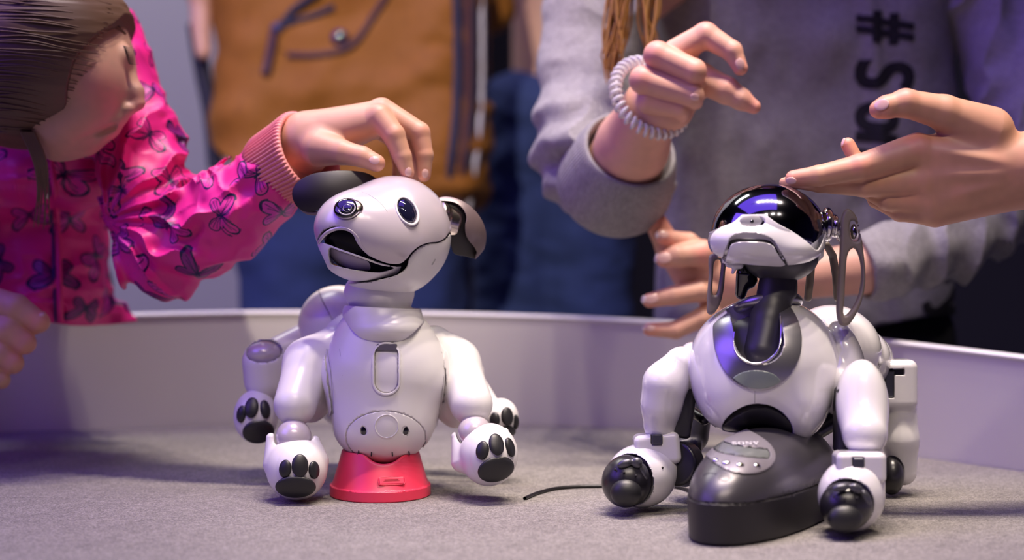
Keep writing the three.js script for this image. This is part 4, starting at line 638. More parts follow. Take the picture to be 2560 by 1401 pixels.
// ---------------------------------------------------------------- child in the pink jacket
{
  const P = a_, { ell, sph, cap, chain, box, poly, half, hit, basis, cyl } = P;
  const child = thing('person', 'child in pink butterfly jacket leaning over the wall, patting the pearly robot dog', 'person', [toWorld(A, [60, 700, -1500]).x, 0, toWorld(A, [60, 700, -1700]).z]);
  const base = [0.62, 0.33, 0.215], red = [0.74, 0.24, 0.19];
  // ---- hand on the dog's head
  const idxF = [[948, 292, -38, 32], [985, 338, -20, 28], [1006, 392, -18, 23], [1018, 432, -20, 18]], midF = [[955, 276, -85, 32], [1048, 332, -68, 27], [1061, 388, -64, 22], [1060, 438, -64, 17]], ringF = [[945, 285, -130, 30], [1030, 340, -122, 25], [1046, 400, -116, 21], [1040, 444, -114, 17]], pinF = [[925, 305, -168, 26], [985, 350, -165, 22], [1000, 405, -160, 18], [995, 440, -156, 15]];
  const thumb = [[800, 372, -40, 46], [855, 381, -5, 31], [905, 392, 10, 26], [941, 408, 16, 22]];
  const palm = smin(30, cap([770, 352, -100], 62, [930, 305, -55], 40), cap([770, 350, -110], 62, [945, 290, -90], 40), cap([770, 350, -120], 60, [940, 300, -135], 36), cap([770, 355, -120], 58, [920, 320, -165], 30));
  const handF = smin(9, smin(22, palm, chain(thumb, 6)), ...fingers(P, [idxF, midF, ringF, pinF], 5));
  const armF = smin(30, cap([775, 352, -110], 62, [700, 420, -150], 66), chain([[700, 420, -150, 66], [430, 640, -300, 74]]));
  const handAll = smin(24, handF, cap([775, 352, -110], 62, [700, 420, -150], 62));
  const tone = skinTone(A, base, red, [[1018, 436, -22, 34], [1060, 440, -64, 34], [943, 408, 16, 34], [985, 336, -10, 30], [1050, 330, -60, 30], [948, 270, -50, 40]]);
  // ---- fist at the wall
  const fist = [[[-60, 745, -330, 40], [40, 770, -300, 35], [98, 806, -300, 26], [70, 822, -330, 22]], [[-60, 800, -330, 40], [20, 825, -295, 36], [62, 858, -296, 28], [40, 868, -330, 22]], [[-60, 865, -330, 38], [0, 885, -298, 34], [32, 908, -298, 27], [10, 915, -330, 22]], [[-80, 915, -330, 34], [-20, 935, -300, 29], [2, 950, -300, 23], [-20, 955, -330, 18]]];
  const fistF = smin(8, smin(20, cap([-160, 800, -420], 80, [-60, 830, -350], 75), cap([-40, 790, -340], 40, [60, 790, -345], 26), cap([60, 788, -345], 26, [104, 792, -340], 14)), ...fingers(P, fist, 5));
  const tone2 = skinTone(A, [0.60, 0.33, 0.22], red, [[100, 800, -300, 50], [65, 855, -296, 50], [34, 905, -298, 45]]);
  // ---- head, turned to the dog and bowed
  const skull = ell([92, 150, -270], [235, 205, 235], [0, 0, -18]);
  const headF = smin(24, smin(40, skull, ell([225, 190, -230], [112, 150, 150], [0, 0, -12]), ell([180, 300, -230], [120, 88, 120], [0, 0, -24]), cap([215, 350, -215], 34, [150, 352, -230], 44)),
    chain([[312, 180, -205, 20], [336, 230, -196, 23], [345, 258, -192, 18]], 10), ell([322, 274, -178], [15, 12, 15]), ell([296, 302, -190], [26, 15, 26], [0, 0, -35]), ell([268, 336, -195], [30, 15, 28], [0, 0, -28]), ell([312, 140, -182], [20, 26, 26]));
  const headC = scut(8, scut(8, headF, cap([170, 366, -130], 7, [283, 318, -165], 9)), cap([352, 283, -160], 6, [330, 290, -160], 6));
  const tone3 = skinTone(A, [0.56, 0.33, 0.23], [0.62, 0.25, 0.2], [[345, 255, -180, 40], [250, 230, -110, 90], [275, 325, -180, 45]]);
  const coarse = smin(40, cap([60, 200, -380], 75, [30, 400, -700], 75), cap([30, 450, -760], 90, [60, 640, -900], 110), cap([250, 180, -520], 50, [330, 380, -420], 55), cap([330, 380, -420], 55, [420, 640, -300], 60), cap([-60, 420, -600], 60, [-190, 640, -480], 55), cap([-190, 640, -480], 50, [-120, 790, -400], 55), cap([60, 640, -900], 110, [60, 640, -1650], 100), chain([[20, 640, -1650, 90], [20, 1600, -1700, 50], [20, 2550, -1700, 34]]), chain([[130, 640, -1650, 90], [150, 1600, -1700, 50], [150, 2550, -1700, 34]]), armF);
  const body = part(child, 'body', mergeSkin([net(A, handAll, 3.2, { color: tone }), net(A, fistF, 4, { color: tone2 }), net(A, headC, 5.5, { color: tone3 }), net(A, coarse, 18, { color: tone3 })]), skinMat);
  nail(A, P, child, handAll, [1021, 430, -20], 9, 12, 8); nail(A, P, child, handAll, [1063, 434, -64], 9, 12, 0); nail(A, P, child, handAll, [936, 401, 16], 14, 10, 10); nail(A, P, child, fistF, [106, 787, -340], 9, 6, -20);
  part(child, 'eyelashes', mergeGeometries([...Array(11)].map((_, i) => { const x = 308 + i * 1.4, y = 116 + i * 4.2, w = hit(headF, x, y, 100, -600).w; return lock([toWorld(A, [x, y, w - 2]), toWorld(A, [x + 13, y + 3, w + 5]), toWorld(A, [x + 25, y + 2, w + 2])], (t) => 1.7 * A.s * (1 - 0.8 * t), 8, 5); })), M.matt, 'dark lashes of the lowered eye');
  part(child, 'eyebrow', net(A, chain([[262, 60, hit(headF, 262, 60, 0, -600).w, 7], [290, 68, hit(headF, 290, 68, 0, -600).w, 7], [312, 84, hit(headF, 312, 84, 0, -600).w, 4]], 3), 3), std({ color: lin(0.10, 0.055, 0.03), roughness: 0.8 }));
  // ---- hair: a combed shell and loose locks
  const hairZone = poly([[-260, -260], [330, -140], [300, -10], [285, 45], [240, 95], [200, 150], [178, 215], [160, 280], [110, 335], [40, 375], [-260, 380]], -100), strand = (x, y, z) => { const v = y - 0.18 * x + 0.0006 * x * x; return 1.6 * noise(x / 260, v / 15, z / 80) + 0.7 * noise(x / 200, v / 7, z / 60) + 5 * noise(x / 120, v / 50, z / 60); };
  const hair = part(child, 'hair', net(A, both(bump(grow(smin(30, skull, ell([120, 120, -260], [215, 190, 220])), 16), strand, 9), hairZone), 5.6), phy({ color: lin(0.105, 0.058, 0.033), roughness: 0.5, sheen: 0.3, sheenColor: lin(0.5, 0.3, 0.2) }), 'brown combed-back hair');
  const R = rng(5), lockMat = phy({ color: lin(0.12, 0.066, 0.038), roughness: 0.5, sheen: 0.3, sheenColor: lin(0.5, 0.35, 0.2) });
  for (let i = 0; i < 40; i++) { const y = -40 + i * 10 + R() * 8, x1 = lerp(292, 175, clamp(i / 36, 0, 1)) + R() * 14, hw = (x, yy) => hit(grow(smin(30, skull, ell([120, 120, -260], [215, 190, 220])), 17), x, yy, 100, -700).w; const pts = [0, 0.25, 0.5, 0.75, 1].map((t) => { const x = lerp(x1, -90, t), yy = y - 30 * Math.sin(t * 2.2) + 10 * R(); return toWorld(A, [x, yy, hw(x, yy)]); }); sub(hair, 'lock', lock(pts, (t) => (0.6 + 1.5 * Math.sin(Math.min(1, t * 1.6 + 0.05) * 1.5)) * A.s, 20, 6), lockMat); }
  for (let i = 0; i < 7; i++) { const x = 84 + i * 5; sub(hair, 'lock', lock([[x - 30, 330, -120], [x, 400, -140], [x + 4 + R() * 8, 470, -190], [x + R() * 18 - 4, 545 + R() * 40, -260]].map((p) => toWorld(A, p)), (t) => (5 - 4 * t) * A.s, 16, 6), lockMat); }
  // ---- jacket
  const cv = document.createElement('canvas'); cv.width = cv.height = 1024; const g = cv.getContext('2d'); g.fillStyle = '#f0298f'; g.fillRect(0, 0, 1024, 1024);
  const fly = (x, y, s, a, k) => { // one printed butterfly
    g.save(); g.translate(x, y); g.rotate(a); g.scale(s, s); g.lineWidth = 5; g.strokeStyle = '#1d1046'; g.lineJoin = 'round';
    for (const m of [-1, 1]) { g.save(); g.scale(m, 1); g.fillStyle = k % 3 === 0 ? 'rgba(70,20,110,0.55)' : k % 3 === 1 ? 'rgba(190,70,200,0.45)' : 'rgba(240,90,190,0.25)';
      g.beginPath(); g.moveTo(3, -4); g.bezierCurveTo(20, -60, 75, -66, 84, -50); g.bezierCurveTo(92, -34, 66, -10, 40, 0); g.bezierCurveTo(66, 4, 72, 30, 56, 46); g.bezierCurveTo(40, 58, 14, 34, 3, 8); g.closePath(); g.fill(); g.stroke();
      g.lineWidth = 2.4; for (const [u, v] of [[70, -46], [58, -30], [44, -52], [52, 34], [38, 42], [54, 18]]) { g.beginPath(); g.moveTo(6, 0); g.quadraticCurveTo(u * 0.5, v * 0.7, u, v); g.stroke(); } g.lineWidth = 8; g.beginPath(); g.moveTo(60, -62); g.quadraticCurveTo(92, -56, 76, -26); g.stroke(); g.lineWidth = 2.4; g.beginPath(); g.moveTo(2, -10); g.quadraticCurveTo(8, -34, 18, -40); g.stroke(); g.restore(); g.lineWidth = 5; }
    g.lineWidth = 7; g.beginPath(); g.moveTo(0, -12); g.lineTo(0, 20); g.stroke(); g.restore(); };
  const rf = rng(77); let q = 0; for (let j = 0; j < 4; j++) for (let i = 0; i < 4; i++) { const x = (i + 0.5 + (j % 2) * 0.5) * 256 + (rf() - 0.5) * 80, y = (j + 0.5) * 256 + (rf() - 0.5) * 80, s = 0.95 + rf() * 0.5, a = (rf() - 0.5) * 2.4, k = q++; for (const dx of [0, -1024]) for (const dy of [0, -1024, 1024]) fly(x + dx, y + dy, s, a, k); }
  const fabric = new THREE.CanvasTexture(cv); fabric.colorSpace = THREE.SRGBColorSpace; fabric.wrapS = fabric.wrapT = THREE.RepeatWrapping; fabric.repeat.set(5.2, 5.2);
  const pink = phy({ map: fabric, color: lin(0.95, 0.9, 0.95), roughness: 0.48, sheen: 0.35, sheenRoughness: 0.4, sheenColor: lin(0.9, 0.3, 0.6) });
  const folds = (x, y, z) => { const r = Math.hypot(x - 205, y - 545), th = Math.atan2(y - 545, x - 205), e = Math.exp(-Math.pow((r - 190) / 150, 2)), r2 = Math.hypot(x - 470, y - 380), th2 = Math.atan2(y - 380, x - 470), e2 = Math.exp(-Math.pow((r2 - 60) / 100, 2));
    const rid = (v) => 1 - 2 * Math.abs(Math.sin(v)); const al = 0.79 * x - 0.61 * y, ac = 0.61 * x + 0.79 * y; return 7 * (1 - 2.6 * Math.abs(noise(al / 150, ac / 46, z / 110))) * sstep(300, 430, x) + 15 * e * rid(th * 7.5 + 1.3 * noise(x / 70, y / 70, z / 90)) + 5 * e2 * rid(th2 * 4 + 1.5 * noise(x / 50, y / 50, 3)) + 9 * noise(x / 75, y / 60, z / 80) + 4 * noise(x / 28, y / 30, z / 40); };
  const wristPull = (x, y, z) => { const d = ((x - 735) * 0.79 + (y - 405) * -0.61); return d > -95 && d < 20 ? 5 * sstep(-95, -40, d) * Math.sin((y * 0.79 + x * 0.61) * 0.16 + 2 * noise(x / 40, y / 40, 1)) : 0; };
  const sleeveBones = [[[268, 110, -560], [335, 360, -430]], [[335, 360, -430], [408, 632, -310]], [[408, 632, -310], [585, 520, -215]], [[585, 520, -215], [722, 415, -150]]];
  const sleeveF = bump(smin(16, smin(40, cap([262, 95, -570], 96, [335, 360, -430], 112), cap([335, 360, -430], 112, [412, 632, -310], 119)), smin(40, cap([412, 632, -310], 119, [585, 525, -215], 112), cap([585, 525, -215], 110, [716, 424, -150], 88))), (x, y, z) => folds(x, y, z) + wristPull(x, y, z), 24);
  part(child, 'sleeve', net(A, both(sleeveF, half([0.85, -0.4, 0.33], [724, 414, -145])), 6, { uv: boneUV(A, sleeveBones, { R: 112 }) }), pink, 'pink sleeve printed with butterflies');
  const hem = withBB((x, y, z) => y - (825 + (x - 60) * 0.012 + 7 * Math.sin(x / 46) - 26 * sstep(250, 345, x)), [-1e9, -1e9, -1e9, 1e9, 1e9, 1e9]);
  const torsoF = bump(smin(60, box([40, 560, -800], [225, 320, 170], 150, [10, 0, 0]), cap([250, 760, -840], 40, [318, 808, -850], 24), cap([-150, 320, -640], 150, [200, 240, -600], 120), cap([-80, 440, -590], 120, [190, 415, -570], 105)), (x, y, z) => 8 * noise(x / 36, y / 140, z / 90) + 8 * noise(x / 70, y / 50, 4) + 6 * (1 - 2.4 * Math.abs(noise(x / 60, y / 34, 8))), 18);
  part(child, 'jacket', net(A, both(torsoF, hem), 9.5, { uv: boneUV(A, [[[40, 200, -700], [40, 860, -850]]], { R: 230 }) }), pink, 'pink jacket printed with butterflies');
  const sleeve2 = bump(smin(30, cap([-130, 330, -600], 110, [-230, 600, -520], 105), cap([-230, 600, -520], 105, [-150, 780, -430], 92)), (x, y, z) => 8 * noise(x / 50, y / 50, z / 60), 10);
  part(child, 'sleeve', net(A, sleeve2, 11, { uv: boneUV(A, [[[-130, 330, -600], [-230, 600, -520]], [[-230, 600, -520], [-150, 780, -430]]], { R: 100 }) }), pink, 'pink sleeve beside the zip');
  const flapPts = [[128, 400], [136, 470], [142, 540], [146, 610], [148, 690], [150, 760], [152, 806]]; // zip flap
  part(child, 'zip_flap', lock(flapPts.map(([x, y]) => toWorld(A, [x, y, hit(torsoF, x, y, -300, -1100).w + 4])), () => 9 * A.s, 60, 8), phy({ color: lin(0.80, 0.02, 0.22), roughness: 0.5 }), 'plain pink zip flap');
  part(child, 'zip', lock(flapPts.map(([x, y]) => toWorld(A, [x - 13, y, hit(torsoF, x - 13, y, -300, -1100).w + 2])), () => 3.5 * A.s, 60, 6), phy({ color: lin(0.05, 0.02, 0.16), roughness: 0.4 }), 'dark zip');
  part(child, 'zip_pull', lock([[104, 455], [112, 475], [117, 495]].map(([x, y]) => toWorld(A, [x, y, hit(torsoF, x, y, -300, -1100).w + 8])), () => 4 * A.s, 10, 8), M.chrome);
  const peach = phy({ color: lin(0.92, 0.33, 0.30), roughness: 0.8, sheen: 0.5, sheenRoughness: 0.6, sheenColor: lin(1, 0.6, 0.6) });
  part(child, 'cuff', ribbed(A, [668, 440, -190], [772, 382, -110], [[-0.02, 84], [0.04, 96], [0.18, 104], [0.4, 107], [0.65, 110], [0.85, 114], [0.95, 116], [1.0, 114, 0.7], [1.03, 108, 0.4], [1.0, 100, 0.3], [0.9, 97, 0.2], [0.5, 93, 0.2], [0, 80, 0]], 64, 2.6, 640), peach, 'peach ribbed knit cuff');
  part(child, 'trousers', net(A, smin(30, chain([[20, 720, -1700, 130], [10, 1600, -1720, 90], [10, 2560, -1720, 70]]), chain([[150, 720, -1700, 130], [160, 1600, -1720, 90], [160, 2560, -1720, 70]])), 22), std({ color: lin(0.02, 0.02, 0.05), roughness: 0.8 }));
}
// ---------------------------------------------------------------- woman in the grey sweatshirt
const Wf = frame(1.75), w_ = prims(Wf);
{
  const P = w_, { ell, sph, cap, chain, box, poly, half, hit, basis, cyl, tor } = P;
  const woman = thing('person', 'woman in a grey lettered sweatshirt pointing over the dome-headed robot dog', 'person', [toWorld(Wf, [2005, 700, -1050]).x, 0, toWorld(Wf, [2005, 700, -1050]).z]);
  const base = [0.66, 0.36, 0.265], red = [0.76, 0.26, 0.22];
  // raised hand
  const f1 = [[1690, 132, 50, 35], [1764, 88, 66, 32], [1830, 128, 84, 26], [1851, 170, 88, 19]], f2 = [[1668, 165, 15, 33], [1644, 138, 85, 35], [1735, 178, 108, 31], [1738, 208, 66, 22]], f3 = [[1655, 205, 10, 32], [1608, 200, 78, 35], [1732, 238, 98, 28], [1738, 255, 60, 20]], f4 = [[1645, 240, 5, 28], [1618, 254, 62, 28], [1702, 272, 74, 22], [1706, 286, 46, 17]];
  const th = [[1688, 262, 0, 46], [1752, 196, 34, 39], [1815, 226, 62, 34], [1852, 248, 70, 27], [1884, 267, 72, 18]];
  const palm = smin(26, cap([1632, 270, -30], 66, [1692, 170, 20], 58), ell([1660, 285, 10], [70, 46, 52]), cap([1650, 250, -10], 60, [1720, 215, 10], 46));
  const handF = smin(7, smin(18, palm, chain(th, 8), P.chain(f1, 6)), ...fingers(P, [f2, f3, f4], 5));
  const forearm = smin(20, cap([1626, 268, -30], 71, [1582, 362, -160], 90), cap([1582, 362, -160], 90, [1538, 460, -320], 104));
  const handA = smin(20, handF, forearm);
  const tone = skinTone(Wf, base, red, [[1851, 172, 88, 40], [1764, 70, 70, 45], [1886, 268, 72, 60], [1640, 132, 95, 50], [1608, 196, 90, 50], [1742, 180, 110, 40], [1815, 215, 70, 45]]);
  // lower hand, behind the robot
  const g0 = [[1716, 690, -300, 36], [1672, 620, -290, 33], [1642, 560, -296, 28]], g1 = [[1765, 640, -305, 26], [1722, 606, -262, 24], [1655, 592, -236, 19]], g2 = [[1795, 668, -295, 34], [1755, 634, -240, 34], [1692, 641, -216, 28], [1660, 650, -210, 20]], g3 = [[1805, 722, -295, 30], [1750, 728, -242, 27], [1682, 740, -226, 24], [1624, 752, -220, 18]], g4 = [[1800, 765, -295, 30], [1752, 796, -252, 25], [1690, 826, -242, 22], [1624, 824, -238, 17]];
  const palm2 = smin(26, cap([1870, 700, -290], 54, [1790, 680, -300], 60), cap([1860, 710, -290], 50, [1790, 745, -300], 46), cap([1800, 690, -310], 50, [1730, 690, -305], 34));
  const handB = smin(7, smin(20, palm2, P.chain(g0, 8)), ...fingers(P, [g1, g2, g3, g4], 5), chain([[1870, 700, -290, 52], [2000, 690, -310, 58], [2190, 668, -350, 66]]));
  const tone2 = skinTone(Wf, base, red, [[1655, 592, -236, 40], [1655, 650, -210, 40], [1622, 752, -220, 40], [1622, 824, -238, 40], [1645, 560, -290, 60], [1755, 632, -215, 45]]);
  const coarse = smin(50, cap([2010, 100, -1050], 200, [2010, 900, -1100], 190), cap([1545, 460, -320], 70, [1500, 400, -440], 80), cap([1500, 400, -440], 80, [1480, 60, -700], 80), cap([1480, 60, -700], 90, [1760, -170, -1000], 110), cap([1760, -170, -1000], 110, [2260, -170, -1000], 110), cap([2260, -170, -1000], 90, [2520, 60, -950], 70), cap([2520, 60, -950], 70, [2640, 440, -700], 65), cap([2640, 440, -700], 62, [2360, 606, -480], 56), cap([2350, 600, -480], 60, [2190, 668, -350], 60), cap([1960, -250, -1000], 90, [1930, -420, -940], 85), ell([1900, -600, -880], [170, 220, 200]), chain([[1900, 960, -1100, 150], [1880, 1800, -1150, 90], [1880, 2640, -1150, 50]]), chain([[2120, 960, -1100, 150], [2140, 1800, -1150, 90], [2140, 2640, -1150, 50]]));
  part(woman, 'body', mergeSkin([net(Wf, handA, 3.2, { color: tone }), net(Wf, handB, 3.6, { color: tone2 }), net(Wf, coarse, 20, { color: tone })]), skinMat);
  nail(Wf, P, woman, handA, [1850, 160, 90], 12, 15, -15); nail(Wf, P, woman, handA, [1737, 243, 100], 12, 10, 20);
  for (const [x, y, w, rx, ry, d] of [[1658, 587, -236, 15, 10, 8], [1660, 645, -210, 20, 14, -4], [1628, 748, -220, 20, 12, -8], [1624, 820, -238, 15, 9, 4]]) { nail(Wf, P, woman, handB, [x, y, w], rx, ry, d); const e = hit(handB, x - rx * 0.85, y, w + 100, w - 200); part(woman, 'nail_tip', net(Wf, ell([x - rx * 0.95, y + 0.5, e.w + 1], [rx * 0.42, ry * 0.86, 3], null, basis(e.n, d)), 1.6), nailTip, 'pale nail tip'); }
  // ---- sweatshirt
  const cloth = phy({ map: weave, color: lin(0.84, 0.80, 0.84), roughness: 0.92, bumpMap: weaveBump, bumpScale: 0.0003, sheen: 0.3, sheenRoughness: 0.8, sheenColor: lin(0.6, 0.6, 0.65) });
  const rid = (v) => 1 - 2 * Math.abs(Math.sin(v));
  const wr = (x, y, z) => 11 * sstep(120, 260, y) * (1 - sstep(430, 560, y)) * Math.sin((y + 0.35 * (x - 1500)) / 20 + 1.6 * noise(x / 110, y / 90, z / 110)) + 17 * noise(x / 130, y / 80, z / 120) + 3 * noise(x / 50, y / 30, z / 60);
  const slF = bump(smin(50, cap([1520, -90, -760], 150, [1470, 190, -600], 122), cap([1470, 190, -600], 122, [1490, 390, -430], 148), cap([1490, 390, -430], 148, [1545, 435, -320], 132)), wr, 30);
  const dirF = new THREE.Vector3(0.24, -0.55, 0.8).normalize();
  part(woman, 'sleeve', net(Wf, cut(both(slF, half(dirF.toArray(), [1560, 405, -235])), cap([1628, 268, -30], 98, [1548, 448, -300], 104)), 7, { uv: boneUV(Wf, [[[1520, -90, -760], [1470, 190, -600]], [[1470, 190, -600], [1545, 435, -320]]], { R: 135 }) }), cloth, 'grey sweatshirt sleeve pushed up in folds');
  const cuffUV = (g) => { g.userData = {}; return g; };
  part(woman, 'cuff', cuffUV(ribbed(Wf, [1540, 452, -300], [1576, 372, -190], [[-0.5, 138], [-0.3, 154], [0, 156], [0.3, 150], [0.6, 141], [0.85, 131], [0.97, 124], [1.0, 117], [0.96, 112], [0.7, 110], [0, 108]], 90, 0.7, 400)), cloth, 'rolled grey cuff');
  const sl2 = bump(smin(40, cap([2190, 662, -355], 92, [2360, 606, -480], 96), cap([2360, 606, -480], 96, [2640, 440, -700], 125), cap([2640, 440, -700], 125, [2520, 60, -950], 140), cap([2520, 60, -950], 140, [2380, -180, -1000], 150)), (x, y, z) => 12 * sstep(2300, 2380, x) * rid((x + 0.2 * y) / 34 + 0.8 * noise(x / 70, y / 70, z / 70)) + 8 * noise(x / 60, y / 60, z / 60), 22);
  part(woman, 'sleeve', net(Wf, cut(both(sl2, half([-0.97, 0.22, 0.2], [2158, 680, -340])), cap([1990, 690, -310], 68, [2190, 668, -350], 70)), 8, { uv: boneUV(Wf, [[[2190, 662, -355], [2360, 606, -480]], [[2360, 606, -480], [2640, 440, -700]], [[2640, 440, -700], [2400, -150, -1000]]], { R: 100 }) }), cloth, 'grey sweatshirt sleeve behind the pointing hand');
  const torsoF = bump(smin(60, box([2008, 330, -1080], [372, 620, 230], 190), cap([1700, -200, -1050], 150, [2330, -200, -1050], 150)), (x, y, z) => 16 * noise(x / 130, y / 150, z / 120) + 7 * noise(x / 50, y / 80, z / 60) + 14 * Math.exp(-Math.pow((x - 2330 - 0.1 * y) / 26, 2)), 34);
  const hemF = withBB((x, y) => y - (818 - (x - 2180) * 0.19), [-1e9, -1e9, -1e9, 1e9, 1e9, 1e9]), hemImg = both(torsoF, withBB((x, y, z) => { const k = 1 - z / F; return hemF(CX + (x - CX) / k, CY + (y - CY) / k); }, [-1e9, -1e9, -1e9, 1e9, 1e9, 1e9]));
  part(woman, 'sweatshirt', net(Wf, hemImg, 12, { uv: boneUV(Wf, [[[2008, -200, -1080], [2008, 900, -1080]]], { R: 330 }) }), cloth, 'grey sweatshirt with black lettering');
  // lettering printed down the front
  const sans = await new FontLoader().loadAsync('fonts/droid/droid_sans_bold.typeface.json'), ink = std({ color: lin(0.008, 0.007, 0.01), roughness: 0.8 });
  const letter = (ch, x0, y0, size, turn, wd) => { // cap height along +x, reading downwards
    for (const sh of sans.generateShapes(ch, 1)) { const ps = sh.extractPoints(5), tr = (p) => { const a = p.x * size * wd, b = p.y * size, c = Math.cos(turn), s = Math.sin(turn); return [x0 + b * c - a * s, y0 + a * c + b * s]; }; const out = poly(ps.shape.map(tr), -840, false), holes = ps.holes.map((h) => poly(h.map(tr), -840, false)); const [bx0, by0, , bx1, by1] = out.bb;
      part(woman, 'lettering', net(Wf, withBB((x, y, z) => { let d = out(x, y); for (const h of holes) d = Math.max(d, -h(x, y)); return Math.max(d - 2.4, Math.abs(torsoF(x, y, z) - 1.5) - 2.2); }, [bx0 - 3, by0 - 3, -1000, bx1 + 3, by1 + 3, -780]), 3.4), ink, 'printed black letter'); } };
  letter('#', 2136, 30, 144, 0.02, 0.66); letter('S', 2136, 148, 144, 0.03, 0.78); letter('o', 2141, 246, 136, 0.12, 0.8); letter('n', 2136, 322, 136, 0.1, 0.7); letter('o', 2312, 630, 118, 0.1, 0.75); letter('y', 2335, 742, 118, -0.35, 0.9);
  // ---- hair hanging past the raised hand
  const R = rng(11), hm = [lin(0.36, 0.17, 0.045), lin(0.27, 0.12, 0.03), lin(0.46, 0.24, 0.08)].map((c) => phy({ color: c, roughness: 0.42, sheen: 0.3, sheenColor: lin(0.7, 0.45, 0.2) }));
  const hairBase = part(woman, 'hair', net(Wf, uni(both(grow(ell([1900, -600, -880], [170, 220, 200]), 20), half([0, 0.4, 1], [1900, -560, -740])), chain([[1760, -600, -800, 60], [1640, -350, -520, 56], [1590, -120, -330, 44]], 20)), 14), hm[1], 'long ginger hair');
  for (let i = 0; i < 64; i++) { const t = R(), far = t < 0.68, x0 = far ? 1520 + R() * 60 : 1590 + R() * 60, xe = far ? 1500 + R() * 44 + 10 : 1606 + R() * 34, ye = far ? 110 + R() * 110 : 90 + R() * 95, w = -250 - R() * 90, b = (R() - 0.5) * 26; sub(hairBase, 'lock', lock([[x0 + 40, -200, w], [x0 + 8, -60, w], [lerp(x0, xe, 0.45) + b, ye * 0.4, w], [xe + b * 0.6, ye * 0.75, w], [xe + 12 * R(), ye, w]].map((p) => toWorld(Wf, p)), (s) => (1.6 + 3.2 * R() * 0 + 3.4 * Math.pow(1 - s, 0.6)) * Wf.s, 18, 5), hm[i % 3]); }
  part(woman, 'trousers', net(Wf, smin(60, box([2010, 1000, -1100], [370, 330, 220], 190), chain([[1880, 1200, -1110, 180], [1870, 1900, -1150, 120], [1870, 2650, -1150, 90]]), chain([[2140, 1200, -1110, 180], [2150, 1900, -1150, 120], [2150, 2650, -1150, 90]])), 22), std({ color: lin(0.006, 0.006, 0.008), roughness: 0.85 }), 'black trousers');
  // ---- coiled bracelet
  const c0 = new THREE.Vector3(...Wf.pt([1626, 244, -12])), ax = new THREE.Vector3(0.42, -0.42, 0.8).normalize(), e1 = new THREE.Vector3(1, 0, 0).addScaledVector(ax, -ax.x).normalize(), e2 = new THREE.Vector3().crossVectors(ax, e1), pts = [], NT = 36, o = [0, 0, 0];
  for (let i = 0; i < NT * 14; i++) { const a = i / (NT * 14) * 2 * Math.PI, b = a * NT, rr = 99 + 13 * Math.cos(b), v = c0.clone().addScaledVector(e1, Math.cos(a) * rr).addScaledVector(e2, Math.sin(a) * rr * 1.04).addScaledVector(ax, 13 * Math.sin(b)); Wf.out(v.x, v.y, v.z, o); pts.push(new THREE.Vector3(...o)); }
  const br = thing('coil_bracelet', 'clear coiled plastic bracelet on the pointing woman\'s wrist', 'bracelet', pts[0]);
  part(br, 'coil', tube(pts, 5.2 * Wf.s, NT * 18, 8, true), phy({ color: lin(0.97, 0.95, 0.97), roughness: 0.05, transmission: 0.5, thickness: 0.002, ior: 1.45, clearcoat: 1 })); TRIS += NT * 18 * 16;
}
